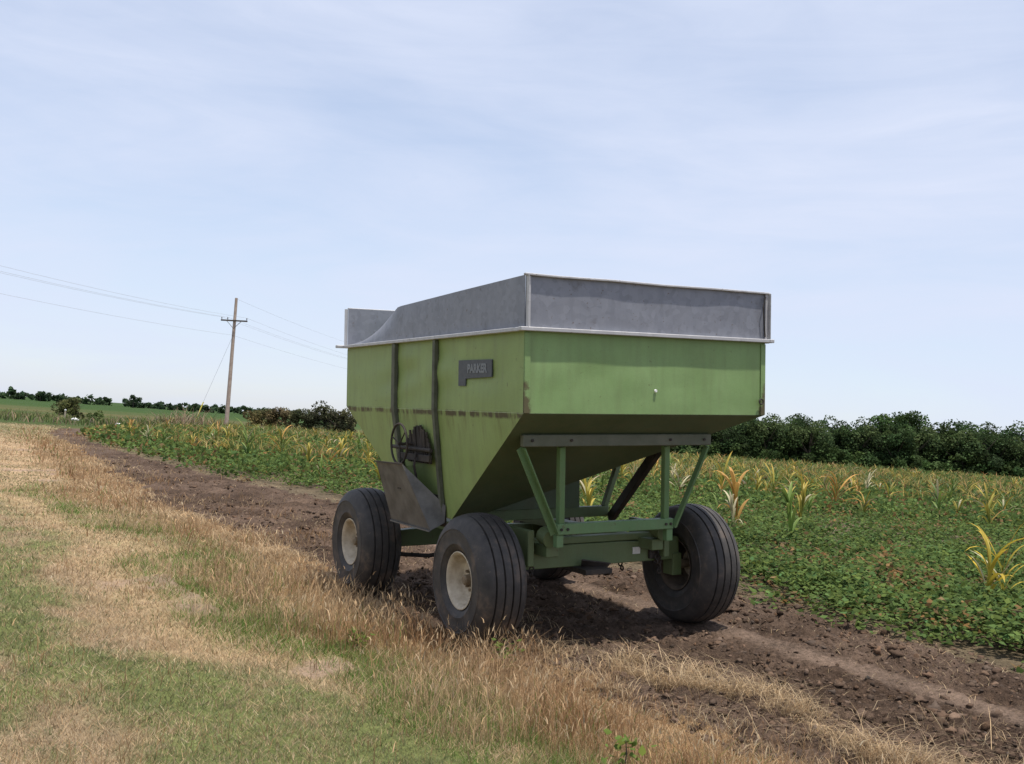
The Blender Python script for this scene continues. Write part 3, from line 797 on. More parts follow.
# ------------------------------------------------------------------ blades, leaves and plants
def blades(P, h, w, az, lean, curl, col, tipcol=None):
    """5-vertex grass blades: quad below, triangle above"""
    n = len(P)
    d = np.stack([np.cos(az), np.sin(az), np.zeros(n)], 1)
    tw = az + RNG.uniform(0, math.pi, n)
    s = np.stack([np.cos(tw), np.sin(tw), np.zeros(n)], 1) * (w * .5)[:, None]
    up = np.array([0, 0, 1.0])[None]
    mid = P + d * (h * lean * .45)[:, None] + up * (h * .55)[:, None]
    tip = P + d * (h * (lean + curl))[:, None] + up * (h * np.clip(1 - .35*curl, .15, 1))[:, None]
    V = np.empty((n, 5, 3))
    V[:, 0] = P - s; V[:, 1] = P + s; V[:, 2] = mid + s * .8; V[:, 3] = mid - s * .8; V[:, 4] = tip
    b = (np.arange(n) * 5)[:, None]
    quads = b + np.array([[0, 1, 2, 3]]); tris = b + np.array([[3, 2, 4]])
    tc = col if tipcol is None else tipcol
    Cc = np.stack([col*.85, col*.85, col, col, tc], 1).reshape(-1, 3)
    return V.reshape(-1, 3), quads, tris, Cc
def join(parts):
    Vs, Qs, Ts, Cs, o = [], [], [], [], 0
    for V, q, t, c in parts:
        Vs.append(V); Cs.append(c)
        if len(q): Qs.append(q + o)
        if len(t): Ts.append(t + o)
        o += len(V)
    fs = []
    if Qs: fs.append(np.concatenate(Qs))
    if Ts: fs.append(np.concatenate(Ts))
    return np.concatenate(Vs), fs, np.concatenate(Cs)
def polar_pts(n, r0, r1, a0=-33, a1=33):
    r = np.exp(RNG.uniform(math.log(r0), math.log(r1), n)); t = np.radians(RNG.uniform(a0, a1, n))
    return r * np.sin(t), r * np.cos(t), r
def jit(col, n, v=.16, hue=.06):
    k = 1 + RNG.normal(0, v, n); h = RNG.normal(0, hue, n)
    c = np.asarray(col) * np.ones((n, 3))
    return np.clip(c * k[:, None] * np.stack([1 + h, np.ones(n), 1 - h], 1), .004, .9)
def stuff(name, parts, mat, label, cat):
    V, fs, c = join(parts)
    o = link(name, np_mesh(name, V, fs, c), mat)
    return tag(o, label, cat, kind='stuff')

def on_verge(x, y): return d_left(x, y) + (fbm(x, y, 1.6, 3, 5) - .5) * .9 > -.05
wl = lambda x, y: (np.abs(lat(x, y)) < 1.34) & (lon(x, y) > .36) & (lon(x, y) < 3.97)
def under_tyre(x, y):
    u, v = lat(x, y), lon(x, y)
    return (np.abs(np.abs(u) - 1.10) < .23) & ((np.abs(v - .878) < .36) | (np.abs(v - 3.435) < .36))

# short lawn and straw path
x, y, r = polar_pts(780000, 4.4, 76)
k = on_verge(x, y) & (y < 75); x, y, r = x[k], y[k], r[k]
dry, gs, straw, lawn = verge_cover(x, y)
p = .5*fbm(x, y, 1.1, 4, 51) + .5*along(x, y, 1.6, 4, 52) + .5*(fbm(x, y, 4.5, 3, 54) - .5); n = len(x)
pale = RNG.random(n)
p2 = along(x, y, .6, 3, 57)
greenness = np.clip(lawn * (1.05 - sstep(.42, .64, p)) * (.46 + .5*sstep(.35, .6, p2)) + gs * .8 * sstep(.32, .55, p) + .05 + .5*straw*sstep(.60, .70, p2), 0, .9)
isg = pale < greenness
col = np.where(isg[:, None], jit((0.160, 0.168, 0.075), n, .2, .08), jit((0.455, 0.335, 0.205), n, .22, .05))
col = col * (.80 + .40*fbm(x, y, 3.0, 3, 59))[:, None]
col = np.where((isg & (gs > .35))[:, None], jit((0.120, 0.185, 0.042), n, .2, .06), col)
bare = sstep(.62, .70, fbm(x, y, .9, 4, 63)) * (straw > .3)
keep = (RNG.random(n) > bare * .85) & ~under_tyre(x, y)
h = RNG.uniform(.015, .05, n) * (1 + .7 * (gs > .35)) * (.6 + .8*p)
w = np.maximum(.0035, .00062 * r) * RNG.uniform(.7, 1.4, n)
P = np.stack([x, y, height(x, y) - .004], 1)
kk = keep
def spikes(P, h, w, az, lean, col):
    n = len(P); d = np.stack([np.cos(az), np.sin(az), np.zeros(n)], 1); tw = RNG.uniform(0, math.pi, n)
    sd = np.stack([np.cos(tw), np.sin(tw), np.zeros(n)], 1) * (w * .5)[:, None]
    V = np.stack([P - sd, P + sd, P + d * (h*lean)[:, None] + np.array([0, 0, 1.0])[None] * h[:, None]], 1)
    return V.reshape(-1, 3), [], (np.arange(n)*3)[:, None] + np.array([[0, 1, 2]]), np.repeat(col, 3, 0)
B1 = spikes(P[kk], h[kk], w[kk]*1.15, RNG.uniform(0, 6.28, kk.sum()), RNG.uniform(.2, 1.9, kk.sum()), col[kk])
stuff('short_grass', [B1], M_GRASS, 'short patchy lawn of green and straw coloured grass in the left foreground', 'grass')

# tall dry reddish grass along the track
x, y, r = polar_pts(190000, 4.6, 66)
dl = d_left(x, y) + (fbm(x, y, .9, 3, 91) - .5) * 1.3
dens = sstep(-.45, .25, dl) * (1 - sstep(1.0, 2.0, dl)) + .10 * sstep(1.5, 2, dl) * (1 - sstep(3.4, 4.5, dl))
dens *= .35 + .9 * sstep(.35, .62, fbm(x, y, .8, 3, 95))
dens = np.maximum(dens, .75 * sstep(.50, .62, fbm(x, y, .45, 3, 98)) * sstep(-2.2, -.6, dl) * (dl < .3) * sstep(10.5, 13, y))
uu, vv = lat(x, y), lon(x, y)
wheel_side = sstep(-2.1, -1.75, uu) * (1 - sstep(-1.36, -1.30, uu)) * sstep(-.8, 0, vv) * (1 - sstep(4.2, 5, vv))
wheel_front = sstep(-1.7, -1.45, uu) * (1 - sstep(-1.0, -.62, uu)) * np.maximum(sstep(-.45, -.1, vv) * (1 - sstep(.42, .50, vv)), .8 * sstep(2.3, 2.6, vv) * (1 - sstep(3.02, 3.06, vv)))
wheel_grass = np.maximum(wheel_side, wheel_front * .8)
dens = np.maximum(dens, .85 * wheel_grass)
k = (RNG.random(len(x)) < dens) & ~under_tyre(x, y) & ~((np.abs(uu + .1) < .72) & (vv > -.2) & (vv < 4.2))
wheel_grass = wheel_grass[k]
x, y, r, dl = x[k], y[k], r[k], dl[k]; n = len(x)
tuft = fbm(x, y, 2.6, 3, 97)
h = RNG.uniform(.10, .30, n) * (.40 + 1.0 * sstep(.3, .7, tuft)) * (1 - .45*sstep(.9, 2.0, dl)) * (.5 + .5*np.maximum(sstep(-.1, .8, dl), wheel_grass))
h = np.where(wheel_grass > .3, np.maximum(h, RNG.uniform(.10, .27, n)), h)
w = np.maximum(.003, .00055 * r) * RNG.uniform(.7, 1.3, n)
P = np.stack([x, y, height(x, y) - .006], 1)
red = fbm(x, y, .7, 3, 99)
col = lerp((0.325, 0.19, 0.095), (0.47, 0.335, 0.195), sstep(.35, .7, red)) * (1 + RNG.normal(0, .17, n))[:, None]
gg = RNG.random(n) < .14 * (dl > .5); col[gg] = jit((0.13, 0.19, 0.045), int(gg.sum()))
col = np.clip(col, .02, .9)
az = RNG.uniform(0, 6.28, n); ln = RNG.uniform(0, .55, n); cu_ = RNG.uniform(0, .45, n)
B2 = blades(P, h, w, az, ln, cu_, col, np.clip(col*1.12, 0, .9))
# seed heads on a part of the stems
sh = np.where((RNG.random(n) < .30) & (h > .14))[0]
tip = P[sh] + np.stack([np.cos(az[sh]), np.sin(az[sh]), np.zeros(len(sh))], 1) * (h[sh] * (ln[sh] + cu_[sh]))[:, None]
tip[:, 2] += h[sh] * np.clip(1 - .35*cu_[sh], .15, 1) - .02
B3 = blades(tip, RNG.uniform(.035, .07, len(sh)), np.maximum(.007, .0011*r[sh]), az[sh], RNG.uniform(.2, .8, len(sh)), RNG.uniform(0, .5, len(sh)), jit((0.50, 0.36, 0.215), len(sh)))
stuff('dry_grass', [B2, B3], M_GRASS, 'tall reddish dry grass along the left edge of the dirt track', 'grass')

# pale straw lying in clumps on the churned soil
px_, py_ = [], []
for cxx, cyy, rad, cnt in ((1.30, 7.75, .24, 420), (1.62, 7.45, .24, 520), (1.05, 8.25, .16, 200), (1.5, 7.98, .2, 240), (1.98, 7.45, .18, 220), (1.05, 7.95, .16, 220), (2.00, 7.05, .17, 330), (2.30, 6.15, .24, 720), (2.05, 6.45, .14, 160), (2.75, 5.85, .25, 300), (1.35, 6.85, .3, 120), (2.75, 6.6, .4, 90), (.85, 7.45, .14, 120), (-3.6, 15.0, .5, 500), (-2.9, 13.6, .5, 700), (-5.2, 17.2, .8, 500),
                           (-.1, 9.9, .4, 300), (.45, 8.6, .3, 260), (-7.6, 21, 1.0, 400), (-11.5, 29, 1.4, 400), (-1.9, 11.6, .5, 500)):
    a = RNG.normal(0, rad * .55, cnt); b = RNG.normal(0, rad * .55, cnt)
    px_.append(cxx + a * 1.0 - b * .55); py_.append(cyy + b * .877 - .2 * a)
x = np.concatenate(px_); y = np.concatenate(py_)
k = ~under_tyre(x, y); x, y = x[k], y[k]; n = len(x)
P = np.stack([x, y, height(x, y) + .004], 1); r = np.hypot(x, y)
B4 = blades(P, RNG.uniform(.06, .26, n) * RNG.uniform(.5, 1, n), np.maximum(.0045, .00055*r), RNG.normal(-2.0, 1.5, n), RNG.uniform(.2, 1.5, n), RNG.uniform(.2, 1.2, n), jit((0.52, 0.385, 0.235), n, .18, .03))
x, y, r = polar_pts(44000, 5.2, 50)
k = (d_left(x, y) < .2) & (d_field(x, y) < .3) & (RNG.random(len(x)) < .14 + .7*sstep(.50, .66, fbm(x, y, .9, 3, 111))) & ~under_tyre(x, y)
x, y, r = x[k], y[k], r[k]; n = len(x)
P = np.stack([x, y, height(x, y) + .002], 1)
B5 = blades(P, RNG.uniform(.015, .05, n), np.maximum(.004, .0006*r), RNG.uniform(0, 6.28, n), RNG.uniform(.8, 2.2, n), RNG.uniform(.1, .9, n), jit((0.40, 0.295, 0.18), n, .22, .05))
stuff('straw_litter', [B4, B5], M_GRASS, 'pale straw lying in clumps on the churned soil', 'straw')

# soil clods
ico = bmesh.new(); bmesh.ops.create_icosphere(ico, subdivisions=1, radius=1.0)
iv = np.array([v.co[:] for v in ico.verts]); it = np.array([[v.index for v in f.verts] for f in ico.faces]); ico.free()
ico2 = bmesh.new(); bmesh.ops.create_icosphere(ico2, subdivisions=2, radius=1.0)
iv2 = np.array([v.co[:] for v in ico2.verts]); it2 = np.array([[v.index for v in f.verts] for f in ico2.faces]); ico2.free()
def lumps(x, y, s, col, iv, it, sink=.35):
    n = len(x); m = len(iv)
    rad = 1 + RNG.uniform(-.55, .45, (n, m))
    sc = s[:, None] * RNG.uniform(.6, 1.3, (n, 3))
    a = RNG.uniform(0, 6.28, n); ca, sa = np.cos(a), np.sin(a)
    L = iv[None] * rad[:, :, None] * sc[:, None, :]
    X = L[:, :, 0]*ca[:, None] - L[:, :, 1]*sa[:, None]; Y = L[:, :, 0]*sa[:, None] + L[:, :, 1]*ca[:, None]
    V = np.stack([X + x[:, None], Y + y[:, None], L[:, :, 2]*.75 + (height(x, y) + s*(.75 - 2*sink)*.6)[:, None]], 2)
    return V.reshape(-1, 3), [], (np.arange(n)[:, None, None]*m + it[None]).reshape(-1, 3), np.repeat(col, m, 0)
x, y, r = polar_pts(64000, 5.2, 36)
dirt = (d_left(x, y) < .15) & (d_field(x, y) < .25)
tr = np.exp(-((lat(x, y) - 1.18) / .24) ** 4)
k = dirt & (RNG.random(len(x)) > tr * .96) & ~under_tyre(x, y)
x, y, r = x[k], y[k], r[k]
s = np.exp(RNG.normal(math.log(.0105), .52, len(x))) * (1 + .018*r); s = np.clip(s, .005, .042) * (.6 + .8*fbm(x, y, 3, 2, 7))
big = s > .03
c = jit((0.105, 0.070, 0.049), len(x), .30, .05)
parts_ = [lumps(x[~big], y[~big], s[~big], c[~big], iv, it), lumps(x[big], y[big], s[big], c[big], iv2, it2)]
def soil_attr():
    m, nt, b = material('soil_clod')
    a = N(nt, 'ShaderNodeAttribute', attribute_name='Col').outputs['Color']
    n = noise(nt, objco(nt), 60, 4, .6)
    hs = N(nt, 'ShaderNodeHueSaturation'); nt.links.new(a, hs.inputs['Color']); nt.links.new(math_(nt, 'MULTIPLY_ADD', n, .9, .55), hs.inputs['Value'])
    nt.links.new(hs.outputs[0], b.inputs['Base Color']); b.inputs['Roughness'].default_value = .95; b.inputs['Specular IOR Level'].default_value = .1
    bump(nt, b, n, .6, .01)
    return m
stuff('soil_clods', parts_, soil_attr(), 'loose brown soil clods scattered over the dirt track', 'soil')

# soybeans
def leaves(P, size, col, tilt=.9):
    """folded pointed-oval leaflets, 6 vertices, 4 triangles as two quads"""
    n = len(P)
    az = RNG.uniform(0, 6.28, n); el = RNG.normal(.15, tilt*.5, n); ro = RNG.normal(0, tilt*.55, n)
    d = np.stack([np.cos(az)*np.cos(el), np.sin(az)*np.cos(el), np.sin(el)], 1)
    s0 = np.stack([-np.sin(az), np.cos(az), np.zeros(n)], 1); u0 = np.cross(d, s0)
    s = s0*np.cos(ro)[:, None] + u0*np.sin(ro)[:, None]; u = np.cross(d, s)
    S = size[:, None]
    V = np.empty((n, 6, 3))
    V[:, 0] = P - d*S*.5
    V[:, 1] = P - d*S*.08 + s*S*.36 - u*S*.10
    V[:, 2] = P + d*S*.20 + s*S*.26 - u*S*.08
    V[:, 3] = P + d*S*.55 - u*S*.05
    V[:, 4] = P + d*S*.20 - s*S*.26 - u*S*.08
    V[:, 5] = P - d*S*.08 - s*S*.36 - u*S*.10
    b = (np.arange(n)*6)[:, None]
    return V.reshape(-1, 3), np.concatenate([b + np.array([[0, 1, 2, 3]]), b + np.array([[0, 3, 4, 5]])]), [], np.repeat(col, 6, 0)
def cards(P, size, col):
    n = len(P)
    az = RNG.uniform(0, 6.28, n); el = RNG.normal(.1, .6, n); ro = RNG.normal(0, .7, n)
    d = np.stack([np.cos(az)*np.cos(el), np.sin(az)*np.cos(el), np.sin(el)], 1)
    s0 = np.stack([-np.sin(az), np.cos(az), np.zeros(n)], 1); u0 = np.cross(d, s0)
    s = s0*np.cos(ro)[:, None] + u0*np.sin(ro)[:, None]
    S = size[:, None]
    V = np.stack([P - d*S*.5, P + s*S*.38, P + d*S*.5, P - s*S*.38], 1)
    b = (np.arange(n)*4)[:, None]
    return V.reshape(-1, 3), b + np.array([[0, 1, 2, 3]]), [], np.repeat(col, 4, 0)
def soy_ok(x, y):
    return (y < FIELD_FAR - 2) & ~((x < -24) & (y > 62))
def soy_colour(x, y, r, n, df, t=None):
    pat = fbm(x, y, 1.1, 3, 141)
    dead = sstep(.60, .74, pat) * .34 + .035 + .22*(1 - sstep(.2, 1.4, df)) * (fbm(x, y, 2.4, 3, 143) > .5)
    yel = sstep(30, 75, r) * .22
    t = RNG.random(n) if t is None else t
    col = jit((0.096, 0.142, 0.040), n, .26, .09) * (.8 + .4*fbm(x, y, .6, 2, 145))[:, None]
    m1 = t < dead; col[m1] = jit((0.20, 0.125, 0.056), int(m1.sum()), .25, .08)
    m2 = (t > 1 - yel); col[m2] = jit((0.25, 0.20, 0.07), int(m2.sum()), .22, .06)
    return col
# near: single plants, each a dome of leaflets
px0, py0, pr0 = polar_pts(15500, 8.2, 30)
df0 = d_field(px0, py0) + (fbm(px0, py0, 1.3, 3, 121) - .5) * .9
k = (df0 > .05) & (RNG.random(len(px0)) < .12 + .88*sstep(.0, 1.3, df0)) & (RNG.random(len(px0)) > .85*sstep(.60, .72, fbm(px0, py0, .9, 3, 151)))
px0, py0, pr0, df0 = px0[k], py0[k], pr0[k], df0[k]
hp = (.15 + .16*sstep(0, 1.0, df0) + (fbm(px0, py0, 1.4, 3, 131) - .5)*.16) * RNG.uniform(.6, 1.35, len(px0))
ML = 19; n = len(px0) * ML
a_ = RNG.uniform(0, 6.28, n); q_ = np.sqrt(RNG.random(n)); wd = np.repeat(RNG.uniform(.13, .24, len(px0)) * (1 + .012*pr0), ML)
x = np.repeat(px0, ML) + q_*wd*np.cos(a_); y = np.repeat(py0, ML) + q_*wd*np.sin(a_); r = np.repeat(pr0, ML)
hh = np.repeat(hp, ML); zf = (1 - .55*q_**2) * RNG.uniform(.45, 1.0, n)
P = np.stack([x, y, height(x, y) + hh*zf], 1)
near_soy = leaves(P, .062*RNG.uniform(.6, 1.4, n)*(1 + .006*r), soy_colour(x, y, r, n, np.repeat(df0, ML), np.clip(np.repeat(RNG.random(len(px0)), ML)*.8 + .2*RNG.random(n), 0, 1)), .75)
# further away: one leafy mass
x, y, r = polar_pts(150000, 27, 118)
df = d_field(x, y) + (fbm(x, y, 1.3, 3, 121) - .5) * .9
k = (df > .1) & soy_ok(x, y); x, y, r, df = x[k], y[k], r[k], df[k]; n = len(x)
P = np.stack([x, y, height(x, y) + (.22 + .16*sstep(0, 1, df) + (fbm(x, y, 1.4, 3, 131) - .5)*.2) * RNG.random(n)**.55], 1)
far_soy = cards(P, np.maximum(.085, .0040*r)*RNG.uniform(.7, 1.3, n), soy_colour(x, y, r, n, df))
stuff('soybean_plants', [near_soy, far_soy], M_LEAF, 'low green soybean plants with browned leaves covering the field', 'soybeans')

# volunteer corn
def corn_leaf_np(base, az, length, width, rise, droop, c0, c1, nseg=7):
    V, C = [], []
    d = np.array([math.cos(az), math.sin(az), 0]); s = np.array([-math.sin(az), math.cos(az), 0])
    p = np.array(base, float); ang = rise; st = length / nseg
    for i in range(nseg + 1):
        t = i / nseg
        w = width * (0.45 + 2.2*t) * (1 - t) ** .75 if t < .999 else 0.0008
        w = min(w, width)
        nrm = np.array([-math.sin(ang)*d[0], -math.sin(ang)*d[1], math.cos(ang)])
        fold = nrm * w * .2
        V += [p - s*w*.5 + fold, p.copy(), p + s*w*.5 + fold]
        c = np.array(c0)*(1-t) + np.array(c1)*t; C += [c, c*1.05, c]
        p = p + (d*math.cos(ang) + np.array([0, 0, 1])*math.sin(ang)) * st
        ang -= droop / nseg * (0.4 + 1.2*t)
    Q = []
    for i in range(nseg):
        a = i*3
        Q += [(a, a+1, a+4, a+3), (a+1, a+2, a+5, a+4)]
    return np.array(V), np.array(Q), [], np.array(C)
PAL = {'green': ((0.085, 0.165, 0.035), (0.20, 0.25, 0.06)), 'yellow': ((0.18, 0.23, 0.045), (0.60, 0.41, 0.08)), 'orange': ((0.38, 0.25, 0.06), (0.58, 0.31, 0.10)),
       'pale': ((0.30, 0.29, 0.16), (0.56, 0.48, 0.31)), 'bright': ((0.34, 0.31, 0.05), (0.68, 0.47, 0.06)), 'mixed': ((0.12, 0.19, 0.04), (0.48, 0.36, 0.07))}
def corn_parts(h, pal, rg, nleaf):
    out = []
    for i in range(nleaf):
        t = i / max(1, nleaf - 1)
        z = h * (.10 + .50*t)
        c0, c1 = PAL[pal] if not (pal == 'mixed' and rg.random() < .3) else PAL['orange']
        if rg.random() < .05: c0, c1 = PAL['pale']
        k = rg.uniform(.65, 1.2)
        out.append(corn_leaf_np((0, 0, z), math.pi*i + rg.uniform(-.7, .7), h*rg.uniform(.5, .95), h*rg.uniform(.046, .076), rg.uniform(.95, 1.47), rg.uniform(.5, 2.6), tuple(a*k for a in c0), tuple(a*k for a in c1)))
    sv = []
    for j in range(4):
        rr_ = (.016, .013, .010, .005)[j] * h / .8; zz = h * (-.05, .2, .45, .66)[j]
        for q in range(6): sv.append((rr_*math.cos(q*1.047), rr_*math.sin(q*1.047), zz))
    sq = [(j*6+q, j*6+(q+1) % 6, (j+1)*6+(q+1) % 6, (j+1)*6+q) for j in range(3) for q in range(6)]
    c = np.array(PAL[pal][0]) * 1.1
    stalk = (np.array(sv), np.array(sq), [], np.tile(c, (24, 1)))
    return stalk, out
def gz(x, y): return float(height(np.array([x]), np.array([y]))[0])
near_corn = [  # x, y, height, palette, label
    (5.45, 11.95, .66, 'bright', 'bright yellow corn plant among the soybeans nearest the right edge of the photo'),
    (5.78, 12.2, .60, 'bright', 'yellow and orange corn plant cut by the right edge of the photo'),
    (4.85, 17.9, .86, 'green', 'tall green corn plant beside the right wagon wheel'),
    (4.55, 20.6, .95, 'orange', 'withered orange corn plant right behind the right wagon wheel'),
    (4.25, 19.6, .60, 'pale', 'small pale corn plant between the wagon wheel and the tall green corn plant'),
    (11.3, 27.6, .85, 'green', 'upright green corn plant alone in the middle of the right soybeans'),
    (8.6, 27.8, .95, 'orange', 'orange corn plant in the yellowed clump right of the wheel'),
    (8.1, 28.6, .85, 'mixed', 'green and yellow corn plant next to the orange one in the clump'),
    (7.4, 29.6, .85, 'yellow', 'yellow corn plant at the left of the yellowed clump'),
    (6.2, 30.4, .90, 'yellow', 'yellow topped corn plant behind the tall green one'),
    (13.9, 30.5, .75, 'yellow', 'yellow corn plant at the far right middle of the field'),
    (-8.0, 33.0, .95, 'green', 'green corn plant left of the wagon in front of the pole'),
    (-7.1, 33.5, 1.0, 'mixed', 'green and yellow corn plant left of the wagon, right of the green one'),
    (-5.4, 34.2, .9, 'yellow', 'yellow corn plant close beside the rear of the wagon'),
    (6.9, 24.2, .55, 'green', 'small green corn plant low in the soybeans behind the wheel'),
]
for i, (x, y, h, pal, lb) in enumerate(near_corn):
    rg = random.Random(100 + i)
    t = empty('corn_plant', (x, y, gz(x, y)), (rg.uniform(-.12, .12), rg.uniform(-.12, .12), rg.uniform(0, 6.28)))
    tag(t, lb, 'corn', 'corn plants in the soybean field')
    st, lv = corn_parts(h * 1.2, pal, rg, 12 if h > .7 else 10)
    link('stalk', np_mesh('stalk', st[0], st[1], st[3], True), M_CORN, t)
    for l in lv: link('leaf', np_mesh('leaf', l[0], l[1], l[3], True), M_CORN, t)
    if i == 0:   # broken dry stalk leaning up out of the first plant
        link('stalk', np_mesh('stalk', *(lambda a: (a[0], a[1], a[3]))(corn_leaf_np((0, 0, .2), 1.0, .62, .035, 1.0, -.25, (.42, .30, .20), (.5, .36, .25))), True), M_CORN, t)
        link('leaf', np_mesh('leaf', *(lambda a: (a[0], a[1], a[3]))(corn_leaf_np((.21, .33, .66), 1.2, .34, .10, 1.3, .2, (.52, .36, .08), (.62, .44, .10))), True), M_CORN, t)
variants = {}
for pal in ('green', 'yellow', 'orange', 'pale', 'mixed'):
    for v in range(3):
        rg = random.Random(hash((pal, v)) % 1000 if False else (len(pal)*17 + v*31 + ord(pal[0])))
        st, lv = corn_parts(.9, pal, rg, 11)
        V, fs, c = join([st] + lv)
        me = np_mesh('corn_plant', V, fs, c, True); me.materials.append(M_CORN)
        variants[(pal, v)] = me
rg = random.Random(42)
CW = {'green': 'green', 'yellow': 'yellowing', 'orange': 'orange withered', 'pale': 'pale dry', 'mixed': 'green and yellow'}
cnt = 0; tries = 0
taken = [(a[0], a[1]) for a in near_corn]
while cnt < 270 and tries < 60000:
    tries += 1
    r = 17 * math.exp(rg.random() * math.log(78/17.)); a = R(rg.uniform(-22, 27)); x, y = r*math.sin(a), r*math.cos(a)
    if d_field(np.array([x]), np.array([y]))[0] < 1.6 or y > 100: continue
    pdens = float(fbm(np.array([x]), np.array([y]), .16, 2, 161)[0])
    if rg.random() > .06 + 1.6*max(0, pdens - .42) + .5*min(1, max(0, (r - 24)/20)): continue
    if r < 24 and rg.random() < .5: continue
    if any((x-b[0])**2 + (y-b[1])**2 < .2 for b in taken): continue
    taken.append((x, y))
    pal = rg.choices(['green', 'yellow', 'orange', 'pale', 'mixed'], [.27, .27, .13, .05, .28])[0]
    o = link('corn_plant', variants[(pal, rg.randrange(3))])
    o.location = (x, y, gz(x, y)); o.rotation_euler = (rg.uniform(-.15, .15), rg.uniform(-.15, .15), rg.uniform(0, 6.28))
    s = rg.uniform(.55, 1.0); o.scale = (s, s, s)
    side = 'left of the wagon' if x < -.10*y else 'right of the wagon'
    tag(o, f'{CW[pal]} corn plant scattered in the soybeans {side}', 'corn', f'{CW[pal]} corn plants {side}')
    cnt += 1
# far corn as one mass
x, y, r = polar_pts(9000, 36, 112)
k = (d_field(x, y) > 2) & (y < FIELD_FAR - 1) & ~((x < -24) & (y > 62)) & (RNG.random(len(x)) < .15 + 1.1*sstep(.42, .62, fbm(x, y, .12, 3, 161))); x, y, r = x[k], y[k], r[k]
xs = np.repeat(x, 4) + RNG.normal(0, .06, 4*len(x)); ys = np.repeat(y, 4) + RNG.normal(0, .06, 4*len(x)); rs = np.repeat(r, 4); n = len(xs)
base = np.stack([xs, ys, height(xs, ys) + .08], 1)
pc = RNG.random(len(x)); pc = np.repeat(pc, 4)
col = np.where((pc < .55)[:, None], jit((0.12, 0.165, 0.045), n), np.where((pc < .85)[:, None], jit((0.37, 0.29, 0.085), n), jit((0.38, 0.24, 0.10), n)))
B6 = blades(base, RNG.uniform(.35, .85, n), np.maximum(.035, .001*rs), RNG.uniform(0, 6.28, n), RNG.uniform(0, .5, n), RNG.uniform(.05, .6, n), col)
stuff('distant_corn', [B6], M_CORN, 'yellowed corn growing densely in the far part of the field', 'corn')

# ------------------------------------------------------------------ trees and bushes
def crown_np(rx, ry, rz, zc, nl, leaf, col, rg, lobes=14, hollow=.55):
    """leaf cards in clumps through an uneven crown; colours vary from clump to clump"""
    Ps, Cs = [], []
    for i in range(lobes):
        a = rg.uniform(0, 6.28); e = rg.uniform(-1.1, 1.25); e = math.asin(max(-1, min(1, math.sin(e))))
        k = rg.uniform(.35, .9)
        c = np.array([rx*k*math.cos(a)*math.cos(e), ry*k*math.sin(a)*math.cos(e), zc + rz*k*math.sin(e)])
        lr = rg.uniform(.22, .46) * (rx + rz) * .5
        m = int(nl / lobes)
        d = np.random.default_rng(rg.randrange(10**6)).normal(0, 1, (m, 3)); d /= np.linalg.norm(d, axis=1)[:, None]
        rad = lr * np.random.default_rng(rg.randrange(10**6)).uniform(hollow, 1.08, m) ** .7
        P = c + d * rad[:, None] * np.array([1, 1, .82])
        cc = np.array(col) * rg.uniform(.62, 1.5) * np.array([rg.uniform(.9, 1.15), 1, rg.uniform(.85, 1.1)])
        Ps.append(P); Cs.append(np.clip(cc[None] * (1 + RNG.normal(0, .16, m))[:, None], .005, .5))
    P = np.concatenate(Ps); C = np.concatenate(Cs)
    P[:, 2] = np.maximum(P[:, 2], .05)
    return cards(P, leaf * RNG.uniform(.6, 1.4, len(P)), C)
def make_tree(name, h, rx, col, seed, nl=2600, leaf=.32, low=.12, label=None, group=None, cat='tree', lobes=16):
    rg = random.Random(seed)
    t = empty(name); tag(t, label, cat, group)
    zc = h*(.5 + low*.5); rz = h*(.5 - low*.5)
    c = crown_np(rx, rx, rz*.92, zc, nl, leaf, col, rg, lobes)
    link('crown', np_mesh('crown', c[0], c[1], c[3]), M_LEAF, t)
    mb = MB(); tr = .05*h
    mb.tube([(0, 0, -.2), (rg.uniform(-.1, .1), 0, h*.3), (rg.uniform(-.2, .2), rg.uniform(-.2, .2), h*.72)], [tr*.55, tr*.4, tr*.12], 8)
    for k in range(6):
        a = rg.uniform(0, 6.28); z0 = h*rg.uniform(.18, .5)
        mb.tube([(0, 0, z0), (rx*.4*math.cos(a), rx*.4*math.sin(a), z0 + h*.14), (rx*.75*math.cos(a), rx*.75*math.sin(a), z0 + h*.26)], [tr*.28, tr*.17, tr*.06], 6)
    mb.build('trunk', M_BARK, t, smooth=True)
    return t
def copy_tree(o, loc, rz, s, label, group):
    c = o.copy(); COL.objects.link(c)
    c.location = loc; c.rotation_euler = (0, 0, rz); c.scale = s
    c['label'] = label; c['group'] = group
    for ch_ in o.children:
        d = ch_.copy(); COL.objects.link(d); d.parent = c
    return c
GB = 'trees of the dense belt beyond the field'
LB = 'dark green leafy tree in the dense belt beyond the field'
protos = []
for i in range(6):
    protos.append(make_tree('belt_tree', 6.2, 2.5 + .25*(i % 3), [(0.054, 0.088, 0.034), (0.046, 0.077, 0.033), (0.066, 0.098, 0.038)][i % 3], 300 + i, 4200, .27, -.12, LB, GB, lobes=26))
def bearing(px, dist):
    """point at the given distance along the compass bearing of a photo column near the horizon"""
    a = math.atan2(px - 512, F_PX); return dist * math.tan(a), dist
rg = random.Random(9)
TOPS = [(600, 4.9), (700, 5.0), (735, 5.1), (760, 5.2), (800, 5.4), (825, 5.6), (850, 5.3), (880, 5.6), (900, 6.2), (925, 5.9), (950, 6.0), (1000, 5.8), (1060, 6.2), (1160, 6.3)]
used = set(); px = 596; idx = 0
